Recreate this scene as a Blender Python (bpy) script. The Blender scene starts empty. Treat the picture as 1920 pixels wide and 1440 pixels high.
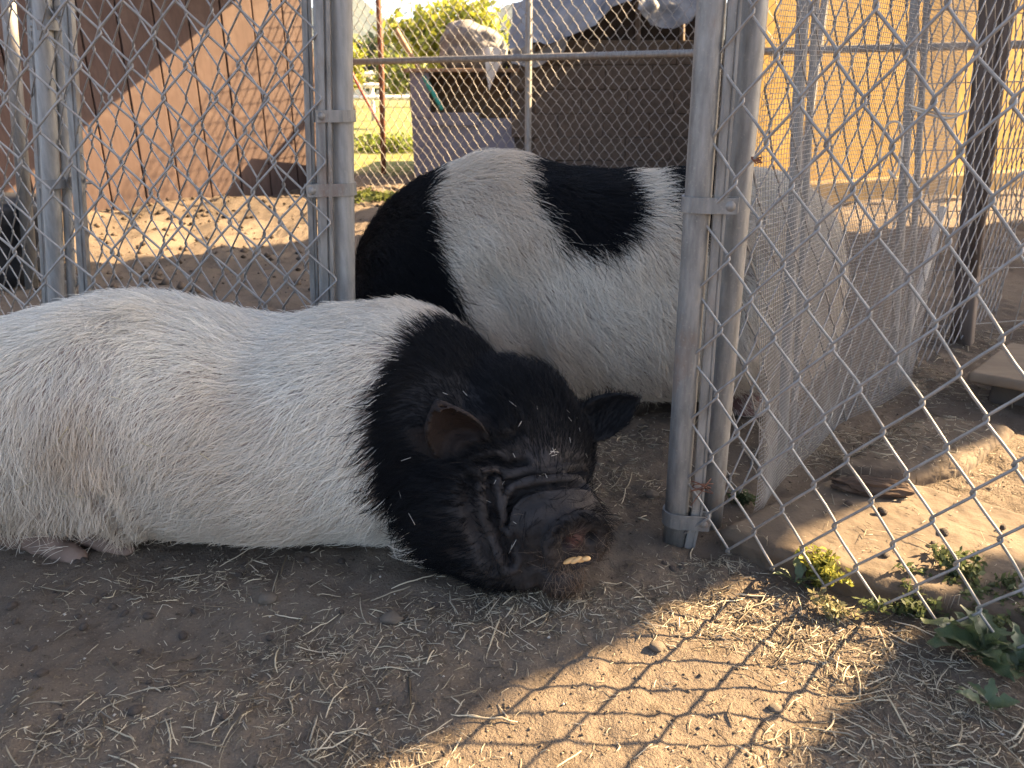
import bpy, bmesh, math, random
import numpy as np
from mathutils import Vector, Matrix
from mathutils.bvhtree import BVHTree

rng = np.random.default_rng(7)
random.seed(7)
R = math.radians
S = bpy.context.scene
COL = S.collection

# ------------------------------------------------------------------ camera, sky, sun, exposure
PITCH = R(20.6)
FPX = 1420.0
CAMZ = 0.65
cd = bpy.data.cameras.new('camera')
cam = bpy.data.objects.new('camera', cd)
COL.objects.link(cam)
cam.location = (0, 0, CAMZ)
cam.rotation_euler = (R(90) - PITCH, 0, 0)
cd.sensor_width = 36.0
cd.lens = FPX / 1920 * 36
cd.clip_start = 0.02
cd.clip_end = 6000
cd.dof.use_dof = True
cd.dof.focus_distance = 1.15
cd.dof.aperture_fstop = 9.0
S.camera = cam

SUN_AZ = R(16)      # measured from +X towards +Y
SUN_EL = R(33)
sun_to = Vector((math.cos(SUN_AZ) * math.cos(SUN_EL), math.sin(SUN_AZ) * math.cos(SUN_EL), math.sin(SUN_EL)))
w = bpy.data.worlds.new('World')
S.world = w
w.use_nodes = True
nt = w.node_tree
bg = nt.nodes['Background']
sky = nt.nodes.new('ShaderNodeTexSky')
sky.sky_type = 'NISHITA'
sky.sun_disc = False
sky.sun_elevation = SUN_EL
sky.sun_rotation = math.pi / 2 - SUN_AZ
sky.air_density = 0.7
sky.dust_density = 2.8
sky.ozone_density = 0.1
nt.links.new(sky.outputs[0], bg.inputs[0])
bg.inputs[1].default_value = 0.068
sl = bpy.data.lights.new('sun', 'SUN')
sl.energy = 5.0
sl.angle = R(0.4)
sl.color = (1.0, 0.73, 0.42)
so = bpy.data.objects.new('sun', sl)
COL.objects.link(so)
so.rotation_euler = sun_to.to_track_quat('Z', 'Y').to_euler()
vs = S.view_settings
vs.view_transform = 'Standard'
vs.look = 'None'
vs.gamma = 1
vs.exposure = 2.97
S.cycles.use_denoising = True
S.cycles.max_bounces = 6
S.cycles.diffuse_bounces = 3
S.cycles.transparent_max_bounces = 8

# ------------------------------------------------------------------ helpers
CP, SP = math.cos(PITCH), math.sin(PITCH)
FWD = np.array([0, CP, -SP]); UPV = np.array([0, SP, CP]); RGT = np.array([1.0, 0, 0]); CAM = np.array([0, 0, CAMZ])


def ray(px, py):
    return FWD + (px - 960) / FPX * RGT + (720 - py) / FPX * UPV


def G(px, py, z=0.0):
    d = ray(px, py)
    return CAM + d * ((z - CAMZ) / d[2])


def AT(px, py, Y):
    d = ray(px, py)
    return CAM + d * (Y / d[1])


def hash3(i, j, k, s):
    n = (i * 374761393 + j * 668265263 + k * 2147483647 + s * 1274126177) & 0xFFFFFFFF
    n = ((n ^ (n >> 13)) * 1274126177) & 0xFFFFFFFF
    n = (n ^ (n >> 16)) & 0xFFFFFFFF
    return n / 4294967295.0


def noise(p, s=0):
    """value noise, p (n,3) -> (n,) in -1..1"""
    p = np.asarray(p, dtype=np.float64)
    f = np.floor(p)
    i = f.astype(np.int64)
    t = p - f
    t = t * t * (3 - 2 * t)
    out = 0
    for a in (0, 1):
        for b in (0, 1):
            for c in (0, 1):
                wgt = (t[:, 0] if a else 1 - t[:, 0]) * (t[:, 1] if b else 1 - t[:, 1]) * (t[:, 2] if c else 1 - t[:, 2])
                out = out + wgt * hash3(i[:, 0] + a, i[:, 1] + b, i[:, 2] + c, s)
    return out * 2 - 1


def fbm(p, o=4, s=0, g=0.5):
    p = np.asarray(p, dtype=np.float64)
    a, r = 1.0, 0
    for k in range(o):
        r = r + a * noise(p * (2.03 ** k), s + k * 17)
        a *= g
    return r


def fbm2(x, y, f, o=4, s=0, g=0.5):
    x = np.asarray(x, dtype=float); y = np.asarray(y, dtype=float)
    sh = x.shape
    p = np.stack([x.ravel() * f, y.ravel() * f, np.zeros(x.size) + 0.37], 1)
    return fbm(p, o, s, g).reshape(sh)


def sstep(a, b, x):
    t = np.clip((x - a) / (b - a), 0, 1)
    return t * t * (3 - 2 * t)


def mesh_np(name, V, F, smooth=False):
    V = np.asarray(V, dtype=np.float32).reshape(-1, 3)
    me = bpy.data.meshes.new(name)
    if isinstance(F, np.ndarray):
        k = F.shape[1]
        me.vertices.add(len(V)); me.vertices.foreach_set('co', V.ravel())
        me.loops.add(F.size); me.loops.foreach_set('vertex_index', F.ravel().astype(np.int32))
        me.polygons.add(len(F))
        me.polygons.foreach_set('loop_start', np.arange(0, F.size, k, dtype=np.int32))
        me.update(calc_edges=True)
    else:
        me.from_pydata(V.tolist(), [], F)
    if smooth:
        me.polygons.foreach_set('use_smooth', np.ones(len(me.polygons), dtype=bool))
    return me


def link(name, data, mat=None, parent=None):
    o = bpy.data.objects.new(name, data)
    COL.objects.link(o)
    if mat is not None and data is not None and len(data.materials) == 0:
        data.materials.append(mat)
    if parent is not None:
        o.parent = parent
    return o


def tag(o, label=None, cat=None, group=None, kind=None):
    if label: o['label'] = label
    if cat: o['category'] = cat
    if group: o['group'] = group
    if kind: o['kind'] = kind
    return o


def empty(name, loc=(0, 0, 0)):
    """A thing's Empty at the world origin of its base; parts are given in world coordinates and shifted."""
    o = bpy.data.objects.new(name, None)
    o.location = loc
    o.empty_display_size = 0.05
    COL.objects.link(o)
    return o


def part(name, me, mat, par):
    """me has world coordinates; parent is an Empty (or mesh) at par.location"""
    o = link(name, me, mat, par)
    base = Vector((0, 0, 0)); q = par
    while q is not None:
        base += q.location; q = q.parent
    o.location = -base
    return o


def attr_col(me, name, C, domain='POINT'):
    a = me.attributes.new(name, 'FLOAT_COLOR', domain)
    C = np.asarray(C, dtype=np.float32)
    if C.shape[1] == 3:
        C = np.concatenate([C, np.ones((len(C), 1), np.float32)], 1)
    a.data.foreach_set('color', C.ravel())


def tubes(P, rad, sides=6, caps=True):
    """P (n,m,3) polylines, rad scalar or (n,m) -> V,F(quads)"""
    P = np.asarray(P, dtype=float)
    if P.ndim == 2: P = P[None]
    n, m, _ = P.shape
    rad = np.broadcast_to(np.asarray(rad, dtype=float), (n, m))
    T = np.empty_like(P)
    T[:, 1:-1] = P[:, 2:] - P[:, :-2]
    T[:, 0] = P[:, 1] - P[:, 0]
    T[:, -1] = P[:, -1] - P[:, -2]
    T /= np.linalg.norm(T, axis=2, keepdims=True) + 1e-12
    ref = np.zeros((n, 1, 3))
    avg = np.abs(P[:, -1] - P[:, 0])
    ax = np.argmin(avg, axis=1)
    ref[np.arange(n), 0, ax] = 1
    A = np.cross(T, np.broadcast_to(ref, T.shape))
    A /= np.linalg.norm(A, axis=2, keepdims=True) + 1e-12
    B = np.cross(T, A)
    th = np.arange(sides) * 2 * math.pi / sides
    V = P[:, :, None, :] + rad[:, :, None, None] * (A[:, :, None, :] * np.cos(th)[None, None, :, None] + B[:, :, None, :] * np.sin(th)[None, None, :, None])
    idx = np.arange(n * m * sides).reshape(n, m, sides)
    a = idx[:, :-1, :]; b = idx[:, 1:, :]
    F = np.stack([a, np.roll(a, -1, 2), np.roll(b, -1, 2), b], -1).reshape(-1, 4)
    if caps and sides == 4:
        F = np.concatenate([F, idx[:, 0, ::-1], idx[:, -1, :]])
    elif caps and sides >= 6 and sides % 2 == 0:
        ex = []
        for k in range(1, sides - 2, 2):
            ex.append(np.stack([idx[:, 0, 0], idx[:, 0, k + 2 if k + 2 < sides else 0], idx[:, 0, k + 1], idx[:, 0, k]], -1))
            ex.append(np.stack([idx[:, -1, 0], idx[:, -1, k], idx[:, -1, k + 1], idx[:, -1, k + 2 if k + 2 < sides else 0]], -1))
        F = np.concatenate([F] + ex)
    return V.reshape(-1, 3), F


def join(parts):
    Vs, Fs, o = [], [], 0
    for V, F in parts:
        V = np.asarray(V).reshape(-1, 3)
        Vs.append(V); Fs.append(np.asarray(F) + o); o += len(V)
    return np.concatenate(Vs), np.concatenate(Fs)


def box_me(name, sx, sy, sz, bev=0.0, seg=1, center=(0, 0, 0)):
    bm = bmesh.new()
    bmesh.ops.create_cube(bm, size=1)
    bmesh.ops.scale(bm, vec=(sx, sy, sz), verts=bm.verts)
    if bev > 0:
        bmesh.ops.bevel(bm, geom=bm.edges[:], offset=bev, segments=seg, affect='EDGES', profile=0.6)
    bmesh.ops.translate(bm, vec=center, verts=bm.verts)
    me = bpy.data.meshes.new(name)
    bm.to_mesh(me); bm.free()
    return me


def xform(me, M):
    me.transform(M)
    me.update()
    return me


def frame(origin, xdir, zdir=(0, 0, 1)):
    x = Vector(xdir).normalized(); z = Vector(zdir)
    y = z.cross(x).normalized(); z = x.cross(y)
    M = Matrix((x, y, z)).transposed().to_4x4()
    M.translation = Vector(origin)
    return M


# ------------------------------------------------------------------ materials
def nmat(name):
    m = bpy.data.materials.new(name)
    m.use_nodes = True
    t = m.node_tree
    return m, t, t.nodes['Principled BSDF']


def N(t, typ, **kw):
    n = t.nodes.new(typ)
    for k, v in kw.items():
        if hasattr(n, k) and not k[0].isupper():
            setattr(n, k, v)
        else:
            n.inputs[k.replace('_', ' ')].default_value = v
    return n


def ramp(t, fac, stops):
    r = t.nodes.new('ShaderNodeValToRGB')
    e = r.color_ramp.elements
    while len(e) < len(stops): e.new(0.5)
    for q, (p, c) in zip(e, stops):
        q.position = p
        q.color = (c[0], c[1], c[2], 1) if not isinstance(c, (int, float)) else (c, c, c, 1)
    t.links.new(fac, r.inputs[0])
    return r.outputs[0]


def mix(t, a, b, f, mode='MIX'):
    n = t.nodes.new('ShaderNodeMix')
    n.data_type = 'RGBA'; n.blend_type = mode
    for sock, v in ((n.inputs[6], a), (n.inputs[7], b), (n.inputs[0], f)):
        if hasattr(v, 'links'): t.links.new(v, sock)
        elif isinstance(v, (int, float)): sock.default_value = v
        else: sock.default_value = (v[0], v[1], v[2], 1)
    return n.outputs[2]


def tnoise(t, scale, detail=4, rough=0.55, vec=None, dist=0.0):
    n = t.nodes.new('ShaderNodeTexNoise')
    n.inputs['Scale'].default_value = scale
    n.inputs['Detail'].default_value = detail
    n.inputs['Roughness'].default_value = rough
    n.inputs['Distortion'].default_value = dist
    if vec is not None: t.links.new(vec, n.inputs['Vector'])
    return n.outputs['Fac']


def pos(t, scale=(1, 1, 1)):
    c = t.nodes.new('ShaderNodeTexCoord')
    mp = t.nodes.new('ShaderNodeMapping')
    mp.inputs['Scale'].default_value = scale
    t.links.new(c.outputs['Object'], mp.inputs['Vector'])
    return mp.outputs[0]


def bump(t, b, h, strength=0.3, dist=0.005):
    n = t.nodes.new('ShaderNodeBump')
    n.inputs['Strength'].default_value = strength
    n.inputs['Distance'].default_value = dist
    t.links.new(h, n.inputs['Height'])
    t.links.new(n.outputs[0], b.inputs['Normal'])


def simple(name, c1, c2, scale=20, rough=0.8, metal=0.0, bs=0.2, bd=0.003, stretch=(1, 1, 1), spec=0.3):
    m, t, b = nmat(name)
    v = pos(t, stretch)
    f = tnoise(t, scale, 5, 0.6, v)
    t.links.new(ramp(t, f, [(0.3, c1), (0.7, c2)]), b.inputs['Base Color'])
    b.inputs['Roughness'].default_value = rough
    b.inputs['Metallic'].default_value = metal
    b.inputs['Specular IOR Level'].default_value = spec
    if bs: bump(t, b, f, bs, bd)
    return m


def metal_mat(name, c1, c2, rust=0.55, rustcol=(0.16, 0.085, 0.05), metal=0.3):
    m, t, b = nmat(name)
    v = pos(t, (1, 1, 0.18))
    f = tnoise(t, 90, 5, 0.6, v)
    base = ramp(t, f, [(0.3, c1), (0.72, c2)])
    f2 = tnoise(t, 14, 6, 0.65, pos(t, (1, 1, 0.45)))
    msk = ramp(t, f2, [(rust, 0), (rust + 0.16, 1)])
    col = mix(t, base, rustcol, msk)
    f3 = tnoise(t, 260, 2, 0.5, pos(t))
    col = mix(t, col, (0.36, 0.33, 0.28), ramp(t, f3, [(0.6, 0), (0.75, 0.5)]))
    t.links.new(col, b.inputs['Base Color'])
    mm = N(t, 'ShaderNodeMath', operation='MULTIPLY_ADD')
    t.links.new(msk, mm.inputs[0]); mm.inputs[1].default_value = -metal; mm.inputs[2].default_value = metal
    t.links.new(mm.outputs[0], b.inputs['Metallic'])
    b.inputs['Roughness'].default_value = 0.55
    bump(t, b, f, 0.15, 0.001)
    return m


M = {}
M['galv'] = metal_mat('galvanised_steel', (0.215, 0.208, 0.196), (0.355, 0.345, 0.322), 0.68)
M['galv_old'] = metal_mat('weathered_steel', (0.150, 0.143, 0.132), (0.315, 0.300, 0.275), 0.56, (0.20, 0.14, 0.10), 0.4)
M['wire'] = metal_mat('wire_steel', (0.21, 0.197, 0.182), (0.36, 0.338, 0.308), 0.66, (0.19, 0.13, 0.10), 0.4)
M['rust'] = simple('rusty_iron', (0.09, 0.035, 0.022), (0.22, 0.10, 0.06), 40, 0.85)
M['bolt'] = metal_mat('bolt_steel', (0.16, 0.155, 0.145), (0.29, 0.275, 0.25), 0.55)

# dirt: tones, grain and organic flecks
m, t, b = nmat('dirt')
v = pos(t)
big = tnoise(t, 1.7, 5, 0.6, v)
col = ramp(t, big, [(0.30, (0.112, 0.087, 0.065)), (0.55, (0.153, 0.119, 0.087)), (0.75, (0.198, 0.154, 0.109))])
mid = tnoise(t, 19, 6, 0.7, v, 0.4)
col = mix(t, col, (0.060, 0.044, 0.031), ramp(t, mid, [(0.54, 0), (0.72, 0.75)]))
fine = tnoise(t, 300, 3, 0.7, v)
col = mix(t, col, (0.30, 0.25, 0.185), ramp(t, fine, [(0.60, 0), (0.74, 0.65)]))
col = mix(t, col, (0.048, 0.037, 0.028), ramp(t, fine, [(0.28, 0.6), (0.40, 0)]))
t.links.new(col, b.inputs['Base Color'])
b.inputs['Roughness'].default_value = 0.95
b.inputs['Specular IOR Level'].default_value = 0.15
hh = N(t, 'ShaderNodeMath', operation='MULTIPLY_ADD')
hh.inputs[1].default_value = 0.55
t.links.new(fine, hh.inputs[0]); t.links.new(tnoise(t, 80, 5, 0.7, v), hh.inputs[2])
bump(t, b, hh.outputs[0], 0.85, 0.007)
# far from the pen the ground turns to dry grass
att = t.nodes.new('ShaderNodeAttribute'); att.attribute_name = 'grassy'
gf = tnoise(t, 2.5, 5, 0.7, v)
gcol = ramp(t, gf, [(0.3, (0.11, 0.12, 0.03)), (0.55, (0.19, 0.18, 0.06)), (0.75, (0.26, 0.225, 0.095))])
col2 = mix(t, col, gcol, att.outputs['Fac'])
t.links.new(col2, b.inputs['Base Color'])
M['dirt'] = m

def attr_mat(name, attr='col', rough=0.7, spec=0.3, trans=0.0, bumps=None):
    m, t, b = nmat(name)
    a = t.nodes.new('ShaderNodeAttribute'); a.attribute_name = attr
    t.links.new(a.outputs['Color'], b.inputs['Base Color'])
    b.inputs['Roughness'].default_value = rough
    b.inputs['Specular IOR Level'].default_value = spec
    if bumps:
        bump(t, b, tnoise(t, bumps[0], 4, 0.6, pos(t)), bumps[1], bumps[2])
    if trans > 0:
        tr = t.nodes.new('ShaderNodeBsdfTranslucent')
        t.links.new(a.outputs['Color'], tr.inputs['Color'])
        mx = t.nodes.new('ShaderNodeMixShader'); mx.inputs[0].default_value = trans
        t.links.new(b.outputs[0], mx.inputs[1]); t.links.new(tr.outputs[0], mx.inputs[2])
        t.links.new(mx.outputs[0], t.nodes['Material Output'].inputs['Surface'])
    return m

M['straw'] = attr_mat('straw', rough=0.6, trans=0.15)
M['crumb'] = attr_mat('crumb', rough=0.95, spec=0.1)
M['leaf'] = attr_mat('leaf', rough=0.55, spec=0.35, trans=0.4)
M['skin'] = attr_mat('pig_skin', rough=0.7, spec=0.15, bumps=(170, 0.6, 0.003))
M['hair'] = attr_mat('pig_hair', rough=0.45, spec=0.13, trans=0.14)

# ------------------------------------------------------------------ ground
def gh(x, y):
    x = np.asarray(x, dtype=float); y = np.asarray(y, dtype=float)
    near = 1 - sstep(2.5, 4.0, y)
    h = 0.008 * fbm2(x, y, 3.0, 3, 5) + near * 0.0060 * fbm2(x, y, 20, 4, 9, 0.6)
    mid = sstep(2.6, 3.4, y) * (1 - sstep(7.5, 9, y))
    h = h + mid * 0.032 * fbm2(x, y, 5.5, 4, 21, 0.6)
    h = h + 0.07 * np.exp(-(((x + 1.75) / 0.55) ** 2 + ((y - 4.9) / 0.30) ** 2)) * (1 + 0.25 * fbm2(x, y, 6, 3, 3))
    h = h + 0.10 * np.exp(-(((x + 1.55) / 0.35) ** 2 + ((y - 6.2) / 0.6) ** 2))
    h = h - 0.02 * np.exp(-(((x + 0.43) / 0.14) ** 2 + ((y - 0.80) / 0.05) ** 2))
    return h


def gh1(x, y):
    return float(gh(np.array([x]), np.array([y]))[0])


def graded(a, fine0, fine1, b, step, grow):
    mid_ = list(np.arange(fine0, fine1 + step / 2, step))
    lo, s, q = [], step, fine0
    while q > a:
        s *= grow; q -= s; lo.append(max(q, a))
    hi, s, q = [], step, fine1
    while q < b:
        s *= grow; q += s; hi.append(min(q, b))
    return np.array(lo[::-1] + mid_ + hi)

gx = graded(-1500, -1.25, 1.6, 1500, 0.0075, 1.045)
gy = graded(-30, 0.30, 2.2, 3000, 0.0075, 1.03)
GX, GY = np.meshgrid(gx, gy)
GZ = gh(GX, GY)
ni, nj = GX.shape
idx = np.arange(ni * nj).reshape(ni, nj)
F = np.stack([idx[:-1, :-1], idx[:-1, 1:], idx[1:, 1:], idx[1:, :-1]], -1).reshape(-1, 4)
me = mesh_np('ground', np.stack([GX, GY, GZ], -1).reshape(-1, 3), F, True)
gr = sstep(6.6, 7.6, GY + 0.25 * fbm2(GX, GY, 2, 3, 4)) * sstep(-1.9, -1.4, GX + (GY - 6.6) * 2)
a = me.attributes.new('grassy', 'FLOAT', 'POINT'); a.data.foreach_set('value', gr.ravel().astype(np.float32))
tag(link('ground', me, M['dirt']), kind='structure')

# ------------------------------------------------------------------ hills
hx = np.linspace(-1400, 1400, 260); hy = np.linspace(420, 1500, 60)
HX, HY = np.meshgrid(hx, hy)
ridge = np.exp(-((HY - 900) / 260) ** 2)
prof = 92 + 26 * fbm2(HX, HX * 0, 0.006, 4, 2) + 16 * fbm2(HX, HY, 0.012, 5, 8, 0.55)
prof = prof - 30 * np.exp(-((HX + 90) / 60) ** 2) + 14 * np.exp(-((HX + 165) / 40) ** 2)
HZ = -6 + ridge * prof
idx = np.arange(HX.size).reshape(HX.shape)
F = np.stack([idx[:-1, :-1], idx[:-1, 1:], idx[1:, 1:], idx[1:, :-1]], -1).reshape(-1, 4)
M['hill'] = simple('chaparral', (0.012, 0.020, 0.017), (0.045, 0.055, 0.042), 0.05, 0.95, bs=0.6, bd=6.0)
tag(link('hills', mesh_np('hills', np.stack([HX, HY, HZ], -1).reshape(-1, 3), F, True), M['hill']), kind='structure')

# ------------------------------------------------------------------ unseen sheet roofs added to shade the pen
def xy_up(p, H):
    k = (H - p[2]) / sun_to.z
    return np.array([p[0] + sun_to.x * k, p[1] + sun_to.y * k, H])


M['sheet'] = metal_mat('roof_sheet', (0.30, 0.30, 0.30), (0.42, 0.42, 0.41), 0.6)
M['post_wood'] = simple('old_post_wood', (0.085, 0.064, 0.052), (0.17, 0.135, 0.11), 30, 0.9, stretch=(1, 1, 0.08), bs=0.5)


def sheet_roof(name, quad, label, posts=(), flat=False):
    """corrugated sheet spanning quad (4 corners, in order), with rafters and posts"""
    q = np.array(quad, dtype=float)
    root = empty(name, tuple(q.mean(0) * [1, 1, 0]))
    nu, nv = 90, 8
    u = np.linspace(0, 1, nu)[None, :, None]; v_ = np.linspace(0, 1, nv)[:, None, None]
    P = (q[0] * (1 - u) + q[1] * u) * (1 - v_) + (q[3] * (1 - u) + q[2] * u) * v_
    P[:, :, 2] += (0.003 if flat else 0.018) * np.sin(np.arange(nu) * math.pi / 2)[None, :]
    idx = np.arange(nu * nv).reshape(nv, nu)
    F = np.stack([idx[:-1, :-1], idx[:-1, 1:], idx[1:, 1:], idx[1:, :-1]], -1).reshape(-1, 4)
    top = P.reshape(-1, 3)
    V = np.concatenate([top, top - [0, 0, 0.012]])
    F = np.concatenate([F, F[:, ::-1] + len(top)])
    part('roof_sheet', mesh_np('roof_sheet', V, F), M['sheet'], root)
    for k in (() if flat else (0.15, 0.5, 0.85)):
        a_ = q[0] * (1 - k) + q[1] * k - [0, 0, 0.09]; b_ = q[3] * (1 - k) + q[2] * k - [0, 0, 0.09]
        V, F = tubes(np.array([a_, b_]), 0.05, 4)
        part('rafter', mesh_np('rafter', V, F), M['post_wood'], root)
    for p in posts:
        p = np.array(p, dtype=float)
        V, F = tubes(np.array([[p[0], p[1], -0.2], [p[0], p[1], p[2]]]), 0.05, 4)
        part('post', mesh_np('post', V, F), M['post_wood'], root)
    tag(root, label, 'roof')
    return root


HR = 3.0
L0 = np.array([-0.11, 0.62, 0]); Ld = np.array([0.811, 0.585, 0]); Ln = np.array([-0.585, 0.811, 0])  # unseen high roof added so its edge bounds the pigs' shade
quadA = [xy_up(L0 - Ld * 3.0, HR), xy_up(L0 + Ld * 2.3, HR), xy_up(L0 + Ld * 2.3 + Ln * 3.05, HR), xy_up(L0 - Ld * 3.0 + Ln * 3.05, HR)]
sheet_roof('added_shade_roof', quadA, 'unseen high sheet roof added beside the pen to shade both pigs',
           [quadA[0] + (quadA[1] - quadA[0]) * 0.35 - [0, 0, 0.1], quadA[1] - [0, 0, 0.1], quadA[2] - [0, 0, 0.1]])
B0 = np.array([0.285, 0.595, 0]); Bd = np.array([0.716, 0.698, 0]); Bn = np.array([0.698, -0.716, 0])  # second unseen roof, added to shade the lower corner
quadB = [xy_up(B0 - Bd * 1.2, HR - 0.4), xy_up(B0 + Bd * 0.50, HR - 0.4), xy_up(B0 + Bd * 0.50 + Bn * 1.6, HR - 0.4), xy_up(B0 - Bd * 1.2 + Bn * 1.6, HR - 0.4)]
sheet_roof('added_shade_roof', quadB, 'unseen smaller sheet roof added to shade the weeds in the lower corner',
           [quadB[1] - [0, 0, 0.1], quadB[2] - [0, 0, 0.1], quadB[3] - [0, 0, 0.1]])

HDz = 1.6  # low unseen roof added to shade the dirt before the yellow wall
quadD = [xy_up(np.array(q_, dtype=float), HDz) for q_ in ((1.02, 2.35, 0), (2.6, 2.0, 0), (3.0, 4.3, 0), (1.25, 4.0, 0))]
sheet_roof('added_shade_roof', quadD, 'unseen low sheet roof added to shade the dirt before the yellow wall', [quadD[1] - [0, 0, 0.1], quadD[2] - [0, 0, 0.1]])

# ------------------------------------------------------------------ brown barn
BA = R(39)
bd_ = np.array([math.cos(BA), math.sin(BA), 0]); bn = np.array([math.sin(BA), -math.cos(BA), 0])
BC = np.array([-1.37, 5.70, 0])
m, t, b = nmat('barn_paint')
v = pos(t, (6, 6, 0.7))
f = tnoise(t, 12, 6, 0.65, v)
c_ = ramp(t, f, [(0.3, (0.075, 0.044, 0.033)), (0.7, (0.112, 0.069, 0.053))])
f2 = tnoise(t, 3.0, 5, 0.7, pos(t))
c_ = mix(t, c_, (0.19, 0.135, 0.105), ramp(t, f2, [(0.52, 0), (0.72, 0.5)]))
t.links.new(c_, b.inputs['Base Color']); b.inputs['Roughness'].default_value = 0.8
bump(t, b, f, 0.15, 0.002)
M['barn'] = m
barn = empty('barn', tuple(BC))
tag(barn, 'brown barn with vertical board siding behind the chain link on one side', 'barn')
BW = 0.205
bme = box_me('siding_board', BW - 0.009, 0.022, 2.6, 0.003)
for i in range(18):
    c = BC - bd_ * (BW * (i + 0.5)) + np.array([0, 0, 1.25])
    o = link('siding_board', bme, M['barn'], barn)
    o.matrix_local = Matrix.Translation(-barn.location) @ frame(c + bn * (0.002 * ((i * 7) % 3)), bd_)
body = box_me('wall', 3.7, 3.0, 2.6, 0)
xform(body, frame(BC - bd_ * 1.85 - bn * 1.515 + np.array([0, 0, 1.2]), bd_))
M['barn_dark'] = simple('barn_groove', (0.05, 0.028, 0.020), (0.075, 0.042, 0.032), 9, 0.9)
part('wall', body, M['barn_dark'], barn)
rp = []
for sgn in (1,):
    e0 = BC + bd_ * 0.12 + bn * 0.05 + np.array([0, 0, 2.55]); e1 = BC - bd_ * 3.9 + bn * 0.05 + np.array([0, 0, 2.55])
    e2 = e1 - bn * 3.3 + [0, 0, 0.7]; e3 = e0 - bn * 3.3 + [0, 0, 0.7]
    top = np.array([e0, e1, e2, e3]); V = np.concatenate([top, top - [0, 0, 0.08]])
    F = [(0, 1, 2, 3), (7, 6, 5, 4), (0, 4, 5, 1), (1, 5, 6, 2), (2, 6, 7, 3), (3, 7, 4, 0)]
part('roof', mesh_np('roof', V, F), M['sheet'], barn)


def on_barn(px, py):
    d = ray(px, py)
    k = np.dot(BC + bn * 0.02 - CAM, bn) / np.dot(d, bn)
    return CAM + d * k


# unseen floating sheet added so its edge throws the slanted shadow on the barn
HC = 1.85
E1 = xy_up(on_barn(150, 242), HC); E2 = xy_up(on_barn(440, 0), HC); E3 = xy_up(on_barn(-100, 0), HC)
ev = E2 - E1; eu = (E3 - E1); eu = eu - ev * np.dot(eu, ev) / np.dot(ev, ev); eu = eu / np.linalg.norm(eu)
quadC = [E1 - ev * 0.8, E2 + ev * 0.9, E2 + ev * 0.9 + eu * 1.7, E1 - ev * 0.8 + eu * 1.7]
sheet_roof('added_shade_roof', quadC, 'unseen sheet added overhead to shade the top of the brown barn', [], True)

# hidden wedge added behind the post to cast the dark triangle on the barn
wq = on_barn(480, 366); wk = min(np.linspace(0.1, 1.2, 200), key=lambda q: abs((wq[0] + q * math.cos(SUN_AZ)) / ((wq[1] + q * math.sin(SUN_AZ)) * CP + 0.2) * FPX + 960 - 632))
wc = np.array([wq[0] + wk * math.cos(SUN_AZ), wq[1] + wk * math.sin(SUN_AZ), 0]); wa = np.array([-0.235, 0.972, 0]); wt = np.array([0.972, 0.235, 0]) * 0.009
tri = [wc - wa * 0.50, wc + wa * 0.34, wc + wa * 0.005 + np.array([0, 0, 0.27 + wk * math.tan(SUN_EL)])]
V = np.array([q - wt for q in tri] + [q + wt for q in tri])
wo = link('shadow_wedge', mesh_np('shadow_wedge', V - wc, [(0, 1, 2), (5, 4, 3), (0, 3, 4, 1), (1, 4, 5, 2), (2, 5, 3, 0)]), M['post_wood']); wo.location = wc
tag(wo, 'hidden wedge added behind the gate post to cast a triangle shadow on the barn', 'board')

# ------------------------------------------------------------------ yellow building
YA = R(25)
yd = np.array([math.cos(YA), math.sin(YA), 0]); yn = np.array([math.sin(YA), -math.cos(YA), 0])
Y0 = np.array([1.42, 4.95, 0])
M['stucco'] = simple('yellow_stucco', (0.40, 0.245, 0.060), (0.50, 0.325, 0.095), 5, 0.9, bs=0.6, bd=0.012)
yb = empty('stucco_building', tuple(Y0))
tag(yb, 'sunlit yellow stucco wall behind the wire mesh gate', 'building')
fp = np.array([Y0, Y0 + yd * 6.0, Y0 + yd * 6.0 + np.array([0.8, 2.0, 0]), Y0 + np.array([0.75, 2.0, 0])])
V = np.concatenate([fp - [0, 0, 0.1], fp + [0, 0, 1.72]])
yw = mesh_np('wall', V, [(3, 2, 1, 0), (4, 5, 6, 7)] + [(i, (i + 1) % 4, (i + 1) % 4 + 4, i + 4) for i in range(4)])
part('wall', yw, M['stucco'], yb)
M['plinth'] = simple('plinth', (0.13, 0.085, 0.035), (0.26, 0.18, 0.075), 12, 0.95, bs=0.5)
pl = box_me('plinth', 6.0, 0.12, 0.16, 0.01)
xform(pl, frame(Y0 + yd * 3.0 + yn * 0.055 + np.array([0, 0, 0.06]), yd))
part('plinth', pl, M['plinth'], yb)

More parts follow.
